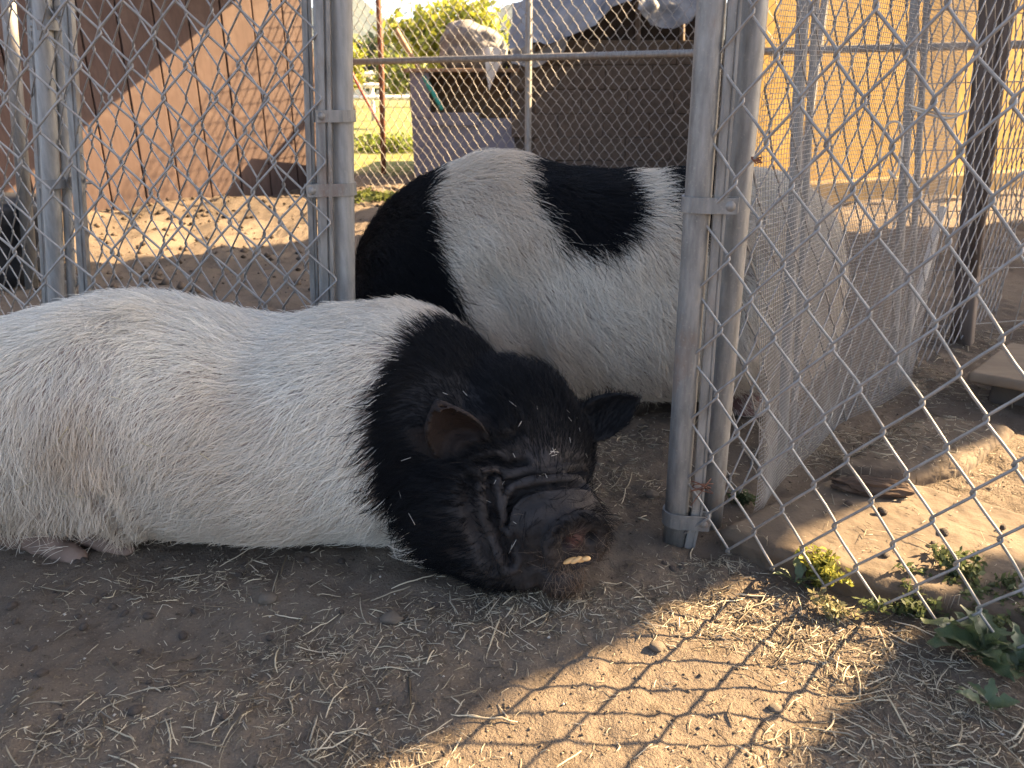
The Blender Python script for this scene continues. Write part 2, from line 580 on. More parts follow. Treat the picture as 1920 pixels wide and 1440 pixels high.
# ------------------------------------------------------------------ block shed with tarps
M['block'] = simple('concrete_block', (0.085, 0.068, 0.054), (0.135, 0.108, 0.086), 25, 0.95, bs=0.5)
M['mortar'] = simple('mortar', (0.075, 0.061, 0.050), (0.105, 0.086, 0.070), 30, 0.95)
M['black_in'] = simple('opening_shade', (0.02, 0.016, 0.013), (0.045, 0.033, 0.027), 10, 0.9)  # near-black colour for the shade inside the shed's open end
shed = empty('block_shed', (0.9, 6.9, 0))
tag(shed, 'dark concrete block shed with sagging tarps over its roof', 'shed')
sw = box_me('wall', 2.3, 2.4, 1.06, 0); xform(sw, Matrix.Translation((1.15, 8.03, 0.5)))
part('wall', sw, M['mortar'], shed)
bl = box_me('block', 0.386, 0.10, 0.186, 0.005)
for r_ in range(6):
    for c in range(6):
        x0 = 0.19 + 0.39 * c + (0.195 if r_ % 2 else 0.0)
        if x0 > 2.2: continue
        o = link('block', bl, M['block'], shed)
        o.location = (x0 - 0.9, 6.83 - 6.9 + 0.004 * ((c * 5 + r_ * 3) % 3), 0.09 + 0.19 * r_ - 0.03)
# near-black sheet in the shed's open end, inner shade put into its colour
gv = np.array([AT(948, 175, 6.86), AT(1330, 175, 6.86), AT(1330, -160, 6.86), AT(1190, -60, 6.86), AT(952, 95, 6.86)])
gv2 = gv + [0, 0.05, 0]
part('gable_opening', mesh_np('gable_opening', np.concatenate([gv, gv2]), [(0, 1, 2, 3, 4), (9, 8, 7, 6, 5)] + [(i, i + 5, (i + 1) % 5 + 5, (i + 1) % 5) for i in range(5)]), M['black_in'], shed)
for px_ in (1195, 1278):
    V, F = tubes(np.array([AT(px_, 175, 6.80), AT(px_ + 2, -20, 6.80)]), 0.022, 4)
    part('stud', mesh_np('stud', V, F), M['post_wood'], shed)


def cloth(name, edge_top, edge_bot, mat, par, nv=14, sub=8, amp=0.05, seed=1, th=0.004):
    """drape between two polylines (same length)"""
    def dens(p):
        p = np.array(p, dtype=float)
        k = np.linspace(0, len(p) - 1, (len(p) - 1) * sub + 1)
        return np.stack([np.interp(k, np.arange(len(p)), p[:, i]) for i in range(3)], 1)
    A, B_ = dens(edge_top), dens(edge_bot)
    v_ = np.linspace(0, 1, nv)[:, None, None]
    P = A[None] * (1 - v_) + B_[None] * v_
    q = P.reshape(-1, 3)
    d = fbm(q * [5, 3, 4], 4, seed)
    d2 = fbm(q * [11, 6, 9], 3, seed + 5)
    q = q + np.stack([amp * 0.5 * d2, -amp * np.abs(d) - amp * 0.5 * d2, amp * 0.7 * d], 1)
    n_, m_ = nv, len(A)
    idx = np.arange(n_ * m_).reshape(n_, m_)
    F = np.stack([idx[:-1, :-1], idx[:-1, 1:], idx[1:, 1:], idx[1:, :-1]], -1).reshape(-1, 4)
    V = np.concatenate([q, q + [0, th, 0]])
    F = np.concatenate([F, F[:, ::-1] + len(q)])
    return part(name, mesh_np(name, V, F, True), mat, par)


M['tarp'] = simple('grey_tarp', (0.13, 0.135, 0.145), (0.27, 0.265, 0.255), 9, 0.6, bs=0.4, bd=0.01)
M['tarp_b'] = simple('blue_grey_tarp', (0.11, 0.125, 0.15), (0.24, 0.245, 0.25), 6, 0.55, bs=0.4, bd=0.01)
cloth('tarp', [AT(962, 10, 6.9), AT(1030, -30, 6.9), AT(1110, -75, 6.9), AT(1200, -130, 6.9)],
      [AT(955, 96, 6.55), AT(1030, 82, 6.55), AT(1110, 40, 6.55), AT(1205, -12, 6.55)], M['tarp_b'], shed, amp=0.06, seed=3)
cloth('tarp', [AT(960, 60, 7.0), AT(1010, 60, 7.0), AT(1060, 40, 7.0)],
      [AT(958, 118, 6.6), AT(1005, 128, 6.6), AT(1062, 92, 6.6)], M['tarp'], shed, amp=0.04, seed=9)
cloth('tarp', [AT(1195, -70, 6.7), AT(1230, -70, 6.7), AT(1270, -70, 6.7), AT(1330, -70, 6.7)],
      [AT(1192, 22, 6.5), AT(1222, 50, 6.5), AT(1262, 54, 6.5), AT(1322, 16, 6.5)], M['tarp'], shed, amp=0.05, seed=14)

# ------------------------------------------------------------------ blue-grey hutch with a bundle on top
M['bluegrey'] = simple('blue_grey_paint', (0.155, 0.16, 0.20), (0.22, 0.225, 0.275), 4, 0.8, bs=0.15)
M['ply'] = simple('plywood', (0.23, 0.15, 0.09), (0.34, 0.23, 0.145), 14, 0.85, stretch=(1, 1, 0.2))
hut = empty('animal_hutch', (-0.42, 7.1, 0))
tag(hut, 'blue grey wooden hutch with an open front behind the far fence', 'hutch')
hx0, hx1, hz = -0.85, 0.02, 0.86
V_ = []
def slab(name, x0, x1, y0, y1, z0, z1, mat, par, bev=0.004):
    me = box_me(name, x1 - x0, y1 - y0, z1 - z0, bev)
    xform(me, Matrix.Translation(((x0 + x1) / 2, (y0 + y1) / 2, (z0 + z1) / 2)))
    return part(name, me, mat, par)
slab('front_panel', hx0, hx1, 6.80, 6.83, -0.02, 0.50, M['bluegrey'], hut)
slab('corner_board', hx0 - 0.003, hx0 + 0.16, 6.795, 6.835, 0.502, hz, M['bluegrey'], hut)
slab('side_wall', hx0, hx0 + 0.03, 6.836, 7.5, -0.02, hz, M['bluegrey'], hut)
slab('side_wall', hx1 - 0.03, hx1, 6.836, 7.5, -0.02, hz, M['bluegrey'], hut)
slab('back_board', hx0 + 0.03, hx1 - 0.03, 7.46, 7.49, -0.02, hz, M['ply'], hut)
slab('shelf', hx0 + 0.16, hx1 - 0.031, 6.84, 7.45, 0.46, 0.48, M['ply'], hut)
slab('sill', hx0 + 0.162, hx1 - 0.30, 6.765, 6.797, 0.44, 0.545, M['bluegrey'], hut)
slab('lid', hx0 - 0.05, hx1 + 0.04, 6.76, 7.55, hz + 0.002, hz + 0.03, M['ply'], hut)
M['bundle'] = simple('faded_canvas', (0.10, 0.095, 0.09), (0.30, 0.28, 0.255), 11, 0.9, bs=0.7, bd=0.02)
bm = bmesh.new()
bmesh.ops.create_icosphere(bm, subdivisions=5, radius=1)
q = np.array([v.co[:] for v in bm.verts])
q = np.sign(q) * np.abs(q) ** 0.72
q = q * (1 + 0.10 * fbm(q * 2.2, 4, 31)[:, None])
q *= [0.29, 0.26, 0.20]
q[:, 2] += 0.10 * (q[:, 0] < 0.0) * (0.2 - np.abs(q[:, 0] + 0.1)) - 0.20 * np.maximum(q[:, 0], 0)
for vv, c in zip(bm.verts, q): vv.co = c
me = bpy.data.meshes.new('canvas_bundle'); bm.to_mesh(me); bm.free()
me.polygons.foreach_set('use_smooth', np.ones(len(me.polygons), dtype=bool))
cb = link('canvas_bundle', me, M['bundle']); cb.location = (-0.33, 7.08, hz + 0.03 + 0.165)
tag(cb, 'crumpled faded grey canvas bundle lying on the hutch', 'bundle')
M['whitecloth'] = simple('pale_cloth', (0.55, 0.52, 0.46), (0.72, 0.69, 0.62), 9, 0.9)
rag = empty('pale_rag', (-0.16, 6.75, hz + 0.03))
tag(rag, 'pale rag hanging from the front of the hutch', 'cloth')
cloth('rag_cloth', [AT(902, 92, 6.78), AT(926, 90, 6.78), AT(950, 96, 6.78)], [AT(915, 150, 6.72), AT(919, 172, 6.72), AT(934, 128, 6.72)], M['whitecloth'], rag, nv=10, amp=0.02, seed=40)

# ------------------------------------------------------------------ sticks and the rusty post by the far fence
def rod(name, pts, rad, mat, label, cat, sides=8, group=None):
    P = np.array(pts, dtype=float)
    V, F = tubes(P, rad, sides)
    o = link(name, mesh_np(name, V - P[0], F, True), mat); o.location = P[0]
    return tag(o, label, cat, group)


M['teal'] = simple('teal_paint', (0.03, 0.30, 0.27), (0.05, 0.40, 0.36), 10, 0.6)
M['tan_wood'] = simple('tan_wood', (0.34, 0.22, 0.12), (0.50, 0.34, 0.20), 20, 0.8)
M['pinkpaint'] = simple('faded_red_paint', (0.45, 0.12, 0.10), (0.60, 0.20, 0.16), 10, 0.7)
pb = AT(718, 303, 6.45); pt = AT(707, -60, 6.45)
rod('rusty_post', [pb - [0, 0, 0.1], pb * 0.5 + pt * 0.5 + [0.01, 0, 0], pt], 0.022, M['rust'], 'rust red metal post standing beside the far fence', 'post', 6)
a1 = AT(743, 55, 6.9); a2 = AT(830, 205, 6.75)
handle = empty('leaning_stick', tuple(a2))
tag(handle, 'tan and teal painted stick leaning against the hutch', 'stick')
V, F = tubes(np.array([a1, a1 * 0.45 + a2 * 0.55]), 0.02, 8); part('bare_end', mesh_np('bare_end', V, F, True), M['tan_wood'], handle)
V, F = tubes(np.array([a1 * 0.45 + a2 * 0.55, a2]), 0.021, 8); part('painted_end', mesh_np('painted_end', V, F, True), M['teal'], handle)
rod('red_stick', [AT(655, 128, 6.7), AT(715, 240, 6.52)], 0.013, M['pinkpaint'], 'thin faded red stick leaning on the rusty post', 'stick', 6)

# ------------------------------------------------------------------ white rail fence in the field
M['white'] = simple('white_rail', (0.62, 0.58, 0.50), (0.75, 0.71, 0.63), 3, 0.7)
rf = empty('rail_fence', (-6, 26, 0)); tag(rf, 'pale three rail paddock fence out in the field', 'fence')
for z in (0.70, 1.06, 1.40):
    V, F = tubes(np.array([[-16.0, 26.4, z], [4.0, 25.6, z]]), 0.075, 4); part('rail', mesh_np('rail', V, F), M['white'], rf)
for i in range(8):
    x = -15.5 + 2.75 * i
    V, F = tubes(np.array([[x, 26.4 - (x + 16) * 0.04 + 0.12, -0.2], [x, 26.4 - (x + 16) * 0.04 + 0.12, 1.5]]), 0.07, 4); part('rail_post', mesh_np('rail_post', V, F), M['white'], rf)

# ------------------------------------------------------------------ trees and a utility pole
M['bark'] = simple('bark', (0.06, 0.045, 0.03), (0.13, 0.10, 0.07), 20, 0.95, bs=0.6)


def leaf_cloud(C, n, size, cols, seed):
    """n small leaf quads at centres C"""
    r = np.random.default_rng(seed)
    d1 = r.normal(size=(n, 3)); d1 /= np.linalg.norm(d1, axis=1, keepdims=True)
    d2 = np.cross(d1, r.normal(size=(n, 3))); d2 /= np.linalg.norm(d2, axis=1, keepdims=True)
    s = size * r.uniform(0.6, 1.3, (n, 1))
    V = np.stack([C - d1 * s, C + d2 * s * 0.45, C + d1 * s, C - d2 * s * 0.45], 1).reshape(-1, 3)
    F = np.arange(4 * n).reshape(n, 4)
    c = np.array(cols[0])[None] + (np.array(cols[1]) - np.array(cols[0]))[None] * r.uniform(0, 1, (n, 1))
    return V, F, np.repeat(c, 4, 0)


def tree(name, base, height, rad, n, cols, label, seed, leaf=0.06, group=None):
    r = np.random.default_rng(seed)
    base = np.array(base, dtype=float)
    root = empty(name, tuple(base))
    limbs = []
    top = base + [0.1 * height * r.normal(), 0.05 * height, height * 0.55]
    limbs.append((np.linspace(base - [0, 0, 0.2], top, 5), np.linspace(0.055, 0.03, 5) * height * 0.5))
    tips = []
    for k in range(14):
        s = base + (top - base) * r.uniform(0.3, 1.0)
        dirn = r.normal(size=3); dirn[2] = abs(dirn[2]) * 0.8 + 0.15; dirn /= np.linalg.norm(dirn)
        e = s + dirn * [rad[0], rad[1], rad[2]] * r.uniform(0.7, 1.05)
        limbs.append((np.linspace(s, e, 5) + r.normal(size=(5, 3)) * 0.02 * height * np.array([0, 1, 1, 1, 0])[:, None], np.linspace(0.022, 0.006, 5) * height * 0.5))
        tips += [s * 0.5 + e * 0.5, e]
    V, F = tubes(np.array([l[0] for l in limbs]), np.array([l[1] for l in limbs]), 6)
    part('trunk', mesh_np('trunk', V, F, True), M['bark'], root)
    tips = np.array(tips)
    c = tips[r.integers(0, len(tips), n)] + r.normal(size=(n, 3)) * np.array(rad) * 0.21
    c[:, 2] = np.maximum(c[:, 2], base[2] + 0.15)
    V, F, cc = leaf_cloud(c, n, leaf, cols, seed + 1)
    me = mesh_np('crown', V, F); attr_col(me, 'col', cc)
    part('crown', me, M['leaf'], root)
    tag(root, label, 'tree', group)
    return root


YG = ((0.20, 0.23, 0.025), (0.42, 0.40, 0.06))
tree('tree', AT(868, 190, 14), 1.85, (1.05, 0.8, 0.62), 5200, YG, 'yellow green leafy tree rising behind the hutch', 5, 0.085)
tree('tree', AT(664, 190, 15), 1.5, (0.34, 0.4, 0.55), 2600, YG, 'slim yellow green tree next to the galvanised gate post', 8, 0.075)
tree('tree', AT(770, 188, 19), 1.1, (0.8, 0.6, 0.4), 2000, ((0.12, 0.16, 0.03), (0.30, 0.30, 0.06)), 'low olive green tree beyond the leaning stick', 12, 0.09)
for i, (px_, py_, Y_, hh_, rr) in enumerate([(700, 190, 60, 5.0, 3.5), (790, 190, 75, 5.5, 5.0), (930, 190, 70, 7.0, 5.0)]):
    tree('tree', AT(px_, py_, Y_), hh_, (rr, 2.0, hh_ * 0.35), 1800, ((0.035, 0.055, 0.02), (0.11, 0.13, 0.05)),
         ['dark distant tree near the rusty post', 'broad dark distant tree between post and hutch', 'tall dark distant tree behind the canvas bundle'][i], 20 + i, 0.35)
up = empty('utility_pole', tuple(AT(912, 188, 48))); tag(up, 'thin wooden utility pole far behind the hutch', 'pole')
b0 = AT(912, 190, 48); V, F = tubes(np.array([b0 - [0, 0, 1], b0 + [0, 0, 9.5]]), 0.13, 8); part('pole', mesh_np('pole', V, F, True), M['bark'], up)
V, F = tubes(np.array([b0 + [-1.1, -0.2, 5.9], b0 + [1.1, -0.2, 5.9]]), 0.07, 4); part('crossarm', mesh_np('crossarm', V, F), M['bark'], up)

# sunlit broad weeds at the foot of the far fence
def weed_patch(name, centre, n, spread, leaf, cols, label, seed, h=0.12):
    r = np.random.default_rng(seed)
    c = np.array(centre) + np.stack([r.normal(size=n) * spread[0], r.normal(size=n) * spread[1], r.uniform(0.0, h, n)], 1)
    V, F, cc = leaf_cloud(c, n, leaf, cols, seed)
    st = []
    P = np.stack([np.stack([c[:, 0] * 0.7 + centre[0] * 0.3, c[:, 1] * 0.7 + centre[1] * 0.3, c[:, 2] * 0 - 0.01], 1), c], 1)[: n // 3]
    root = empty(name, tuple(centre)); tag(root, label, 'plant')
    me = mesh_np('leaves', V, F); attr_col(me, 'col', cc); part('leaves', me, M['leaf'], root)
    V, F = tubes(P, leaf * 0.05, 4, False); me = mesh_np('stems', V, F); attr_col(me, 'col', np.full((len(V), 3), 0.12)); part('stems', me, M['leaf'], root)
    return root


weed_patch('weed_clump', G(725, 285), 420, (0.28, 0.14), 0.055, ((0.10, 0.15, 0.02), (0.30, 0.33, 0.05)), 'bright green weeds in the sun at the foot of the far fence', 3, 0.22)
weed_patch('weed_clump', G(690, 380), 260, (0.10, 0.12), 0.028, ((0.07, 0.09, 0.02), (0.16, 0.18, 0.04)), 'low dark grass tuft beside the shoulder of the standing pig', 4, 0.07)

# ------------------------------------------------------------------ fences
def chain_link(O, U, L, z0, z1, W, H, r, sides=6, warp=0.006, seed=0, loose=0.0):
    """interlocked zigzag wires in the vertical plane through O along U"""
    O = np.array(O, dtype=float); U = np.array(U, dtype=float); U[2] = 0; U /= np.linalg.norm(U)
    Nn = np.array([U[1], -U[0], 0.0])
    nk = int(L / (W / 2)); nj = int((z1 - z0) / (H / 2))
    k = np.arange(nk)[:, None, None]; j = np.arange(nj)[None, :, None]
    left = ((k + j) % 2 == 0)
    e = 1.1 * r
    xa = np.where(left, k * W / 2 - e, (k + 1) * W / 2 + e)          # apex at level j
    xb = np.where(left, (k + 1) * W / 2 + e, k * W / 2 - e)          # apex at level j+1
    za = z0 + j * H / 2
    fr = np.array([-0.02, 0.06, 0.17, 0.5, 0.83, 0.94])[None, None, :]
    ft = np.array([0.0, 0.02, 0.14, 0.5, 0.86, 0.98])[None, None, :]
    x = xa + (xb - xa) * ft
    z = za + fr * H / 2 + 0 * x
    amp = np.array([0.0, 0.55, 0.95, 0.95, 0.95, 0.55])[None, None, :]
    y = np.where(left, 1.0, -1.0) * amp * r * 1.15 + 0 * x
    x, y, z = [np.broadcast_to(q, (nk, nj, 6)).reshape(nk, nj * 6) for q in (x, y, z)]
    jit = np.random.default_rng(seed)
    n1 = noise(np.stack([x.ravel() * 5, z.ravel() * 5, z.ravel() * 0 + seed * 3.1], 1), seed).reshape(x.shape)
    n2 = noise(np.stack([x.ravel() * 14, z.ravel() * 14, z.ravel() * 0 + seed * 3.1], 1), seed + 9).reshape(x.shape)
    n3 = noise(np.stack([x.ravel() * 3, z.ravel() * 4, z.ravel() * 0 + 7.7], 1), seed + 3).reshape(x.shape)
    P = O[None, None] + U * (x + 0.6 * warp * n2 + loose * n1)[..., None] + Nn * (y + warp * 1.6 * n3)[..., None]
    P[..., 2] = O[2] + z + 0.7 * warp * n1 + loose * 0.5 * n2
    return tubes(P, r, sides, True)


def pole_pts(px0, py0, px1, py1, Y, zb=-0.05, zt=1.5):
    a_, b_ = AT(px0, py0, Y), AT(px1, py1, Y)
    d = (a_ - b_) / (a_[2] - b_[2])
    return np.array([b_ + d * (zb - b_[2]), b_ + d * (zt - b_[2])])


def tube_part(name, pts, r, mat, par, sides=16):
    P = np.array(pts, dtype=float)
    n = 14
    k = np.linspace(0, len(P) - 1, n)
    Q = np.stack([np.interp(k, np.arange(len(P)), P[:, i]) for i in range(3)], 1)
    V, F = tubes(Q, r, sides)
    return part(name, mesh_np(name, V, F, True), mat, par)


def bar_part(name, pts, w_, d_, mat, par, xdir=(1, 0, 0), lip=True):
    """flat bar with a shallow ridge, from pts[0] up to pts[1]"""
    a_, b_ = np.array(pts[0]), np.array(pts[1])
    x = np.array(xdir, dtype=float); x /= np.linalg.norm(x); y = np.array([-x[1], x[0], 0])
    prof = [(-w_ / 2, -d_ / 2), (-w_ * 0.30, -d_ * 0.62), (w_ * 0.12, -d_ * 0.62), (w_ * 0.18, -d_ * 0.35), (w_ * 0.30, -d_ * 0.62), (w_ / 2, -d_ / 2), (w_ / 2, d_ / 2), (-w_ / 2, d_ / 2)]
    V = np.array([p + x * u + y * v for p in (a_, b_) for u, v in prof])
    n = len(prof)
    F = [(i, (i + 1) % n, (i + 1) % n + n, i + n) for i in range(n)] + [tuple(range(n))[::-1], tuple(range(n, 2 * n))]
    return part(name, mesh_np(name, V, F), mat, par)


def strap_part(name, path, z, h, th, mat, par):
    """steel strap: path in plan (list of xy), height h, thickness th"""
    p = np.array(path, dtype=float)
    tt = np.gradient(p, axis=0); tt /= np.linalg.norm(tt, axis=1, keepdims=True)
    nn = np.stack([tt[:, 1], -tt[:, 0]], 1)
    o_, i_ = p + nn * th / 2, p - nn * th / 2
    ring = lambda q, zz: np.concatenate([q, np.full((len(q), 1), zz)], 1)
    V = np.concatenate([ring(o_, z - h / 2), ring(o_, z + h / 2), ring(i_, z + h / 2), ring(i_, z - h / 2)])
    n = len(p)
    F = []
    for a_ in range(4):
        b_ = (a_ + 1) % 4
        F += [(a_ * n + i, a_ * n + i + 1, b_ * n + i + 1, b_ * n + i) for i in range(n - 1)]
    F += [(0, n, 2 * n, 3 * n), (n - 1, 4 * n - 1, 3 * n - 1, 2 * n - 1)]
    return part(name, mesh_np(name, V, F), mat, par)


def bolt_part(par, c, d, r=0.008, tail=0.03):
    """carriage bolt: domed head at c facing d, shank behind"""
    c = np.array(c); d = np.array(d, dtype=float); d /= np.linalg.norm(d)
    pts = [c - d * tail, c - d * tail * 0.5, c - d * 0.0005, c, c + d * 0.002, c + d * 0.004, c + d * 0.005]
    rr = [r * 0.45, r * 0.45, r * 0.45, r, r * 0.92, r * 0.6, r * 0.1]
    V, F = tubes(np.array([pts]), np.array([rr]), 12)
    return part('bolt', mesh_np('bolt', V, F, True), M['bolt'], par)


def band(par, post_xy, r, end_xy, z, h=0.020, th=0.003, bolt_at=None, bolt_dir=(0, -1, 0)):
    """tension band: front leg from end_xy to the post, round it, and back"""
    c = np.array(post_xy, dtype=float); e = np.array(end_xy, dtype=float)
    d = c - e; L = np.linalg.norm(d); d /= L
    nrm = np.array([d[1], -d[0]])
    if nrm[1] > 0: nrm = -nrm
    pts = [e + nrm * (r * 0.55), e + nrm * (r * 0.8) + d * L * 0.4, c + nrm * (r + th * 0.6) - d * r * 0.5]
    for a_ in np.linspace(90, -90, 13):
        pts.append(c + (nrm * math.sin(R(a_)) + d * math.cos(R(a_))) * (r + th * 0.6))
    pts += [c - nrm * (r + th * 0.6) - d * r * 0.5, e - nrm * (r * 0.3) + d * L * 0.4, e - nrm * r * 0.2]
    s = strap_part('tension_band', pts, z, h, th, M['bolt'], par)
    bc = e + nrm * (r * 0.62) + d * 0.010
    bo = bolt_part(s, (bc[0], bc[1], z), (nrm[0], nrm[1], 0))
    return s


# --- chain link panel in front, behind the lying pig
FL = 1.37
fl = empty('chain_link_fence', (-0.30, FL, 0))
tag(fl, 'weathered chain link panel with its galvanised post right behind the lying pig', 'fence')
pp = pole_pts(640, 0, 648, 560, FL + 0.03); tube_part('post', pp, 0.0185, M['galv'], fl)
pp2 = pole_pts(604, 0, 614, 560, FL + 0.008); bar_part('channel_bar', pp2, 0.027, 0.014, M['galv_old'], fl)
pp3 = pole_pts(574, 0, 590, 560, FL + 0.02); bar_part('tension_bar', pp3, 0.015, 0.006, M['galv_old'], fl)
x_r = pp2[:, 0].mean() + 0.012
WL, HL = 0.088, 0.103
V, F = chain_link((x_r - 19.5 * WL / 2 * 2 / 2 - WL, FL - 0.006, 0), (1, 0, 0), 21 * WL / 2 + 0.002, -0.02, 1.25, WL, HL, 0.0021, 6, 0.005, 4)
part('chain_link_mesh', mesh_np('chain_link_mesh', V, F, True), M['wire'], fl)
zb1 = AT(640, 218, FL)[2]; zb2 = AT(600, 357, FL)[2]
pc = pp[0] + (pp[1] - pp[0]) * (zb1 + 0.05) / 1.55
band(fl, (pc[0], pc[1]), 0.019, (AT(588, 218, FL)[0], FL), zb1)
pc = pp[0] + (pp[1] - pp[0]) * (zb2 + 0.05) / 1.55
band(fl, (pc[0], pc[1]), 0.019, (AT(572, 357, FL)[0], FL), zb2, 0.022)

# --- oblique chain link gate leading back from that post
gl = empty('chain_link_gate', (-1.1, 1.92, 0))
tag(gl, 'chain link gate swung back at an angle before the brown barn', 'gate')
GA = np.array([-0.36, 1.42, 0]); GD = np.array([-0.82, 0.57, 0])
V, F = chain_link(GA, GD, 2.1, 0.0, 1.45, 0.080, 0.100, 0.0019, 5, 0.006, 11)
part('chain_link_mesh', mesh_np('chain_link_mesh', V, F, True), M['wire'], gl)
tube_part('gate_tube', pole_pts(79, 0, 107, 560, 1.95), 0.021, M['galv'], gl)
tube_part('gate_tube', pole_pts(108, 0, 135, 560, 1.97), 0.0115, M['galv'], gl)
bar_part('tension_bar', pole_pts(126, 0, 161, 560, 1.90), 0.030, 0.012, M['galv_old'], gl, (0.9, -0.3, 0))
bar_part('tension_bar', pole_pts(56, 0, 86, 560, 1.99), 0.020, 0.006, M['galv_old'], gl, (0.9, -0.3, 0))
for (px_, py_) in ((70, 48), (84, 344)):
    p0 = AT(px_ + 22, py_, 1.95)
    band(gl, (p0[0], p0[1]), 0.0215, (AT(px_ - 12, py_, 1.95)[0], 1.96), p0[2], 0.022)
for (px_, py_) in ((118, 22), (142, 340)):
    p0 = AT(px_, py_, 1.95)
    band(gl, (p0[0], p0[1] + 0.01), 0.014, (AT(px_ + 28, py_, 1.93)[0], 1.90), p0[2], 0.022)
rod('pipe', list(pole_pts(15, 0, 47, 380, 2.75, -0.05, 1.6)), 0.022, M['galv_old'], 'thin grey pipe standing before the barn at the picture edge', 'pipe', 12)

# --- black trough at the edge
M['rubber'] = simple('black_rubber', (0.016, 0.017, 0.02), (0.035, 0.036, 0.04), 20, 0.55, bs=0.2)
prof = [(0.0, 0.10), (0.20, 0.105), (0.245, 0.285), (0.27, 0.292), (0.285, 0.305), (0.29, 0.28), (0.285, 0.235), (0.262, 0.22), (0.235, 0.05), (0.22, 0.0), (0.0, 0.0)]
n_ = 36
V = np.array([[r_ * math.cos(2 * math.pi * i / n_), r_ * math.sin(2 * math.pi * i / n_) * 0.8, z] for r_, z in prof for i in range(n_)])
F = [(j * n_ + i, j * n_ + (i + 1) % n_, (j + 1) * n_ + (i + 1) % n_, (j + 1) * n_ + i) for j in range(len(prof) - 1) for i in range(n_)]
tr = link('rubber_trough', mesh_np('rubber_trough', V, np.array(F)[:, ::-1].copy(), True), M['rubber'])
tr.location = (-2.02, 2.85, 0.0); tag(tr, 'black rubber feed trough behind the fence by the barn', 'trough')

# --- far fence with middle rail
ff = empty('chain_link_fence', (0.1, 5.43, 0))
tag(ff, 'far chain link fence with a straight grey middle rail', 'fence')
FA = np.array([-1.34, 6.0, 0]); FD = np.array([0.93, -0.37, 0]); FD /= np.linalg.norm(FD)
V, F = chain_link(FA, FD, 3.15, -0.02, 1.75, 0.070, 0.092, 0.0021, 4, 0.012, 21, 0.004)
part('chain_link_mesh', mesh_np('chain_link_mesh', V, F, True), M['wire'], ff)
tube_part('rail', [FA + [0, -0.02, 0.90], FA + FD * 5.2 + [0, -0.02, 0.925]], 0.021, M['galv_old'], ff, 12)
for k in (0.05, 1.56, 3.35, 5.15):
    c = FA + FD * k + np.array([0.0, 0.022, 0])
    tube_part('post', [c - [0, 0, 0.1], c + [0.0, 0, 1.8]], 0.022, M['galv'], ff, 12)

# --- chain link fence on the near side of the opening
fr_ = empty('chain_link_fence', (0.26, 1.036, 0))
tag(fr_, 'near chain link fence with tall end post beside the pig snout', 'fence')
T1 = np.array([[0.258, 1.036, -0.03], [0.2345, 1.036, 1.40]])
tube_part('post', T1, 0.0180, M['galv_old'], fr_, 20)
B1 = np.array([[0.2775, 1.022, 0.0], [0.2850, 1.022, 0.06], [0.2570, 1.024, 1.40]])
bar_part('tension_bar', [B1[0] - [0, 0, 0.01], B1[1]], 0.0165, 0.006, M['galv_old'], fr_)
bar_part('tension_bar', [B1[1] + [0, 0, 0.0005], B1[2]], 0.0168, 0.0062, M['galv_old'], fr_)
RD = np.array([0.78, -0.62, 0]); RD /= np.linalg.norm(RD)
WR, HR_ = 0.072, 0.098
V, F = chain_link((0.262, 1.022, 0.012), RD, 0.86, 0, 1.30, WR, HR_, 0.0019, 8, 0.006, 33, 0.003)
V[:, 0] += (0.26 - V[:, 2]) * 0.018
part('chain_link_mesh', mesh_np('chain_link_mesh', V, F, True), M['wire'], fr_)
for (py_, pxe, hb) in ((383, 1384, 0.0205), (970, 1332, 0.024)):
    zz = AT(1290, py_, 1.03)[2]
    c = T1[0] + (T1[1] - T1[0]) * (zz + 0.03) / 1.43
    band(fr_, (c[0], c[1]), 0.0185, (AT(pxe, py_, 1.02)[0], 1.018), zz, hb)

# --- gate leaf swung back on the far side of that post, hung with fine wire cloth
gr_ = empty('chain_link_gate', (0.33, 1.085, 0))
tag(gr_, 'open chain link gate covered with fine wire cloth, leading back towards the yellow wall', 'gate')
T2 = np.array([[0.327, 1.085, -0.02], [0.299, 1.085, 1.42]])
tube_part('gate_tube', T2, 0.0178, M['galv_old'], gr_, 20)
HD = np.array([0.70, 0.72, 0]); HD /= np.linalg.norm(HD); HN = np.array([HD[1], -HD[0], 0])
HO = np.array([0.335, 1.095, 0])
V, F = chain_link(HO, HD, 1.75, 0.02, 1.30, 0.066, 0.092, 0.0016, 6, 0.010, 41, 0.006)
part('chain_link_mesh', mesh_np('chain_link_mesh', V, F, True), M['wire'], gr_)
for (a0, a1, a2, a3, Yp, r_) in ((1506, 0, 1490, 340, 1.33, 0.010), (1530, 0, 1512, 340, 1.36, 0.006), (1716, 0, 1672, 700, 1.78, 0.010), (1738, 0, 1700, 690, 1.80, 0.007)):
    tube_part('upright', pole_pts(a0, a1, a2, a3, Yp, -0.02, 1.35), r_, M['galv'], gr_, 10)

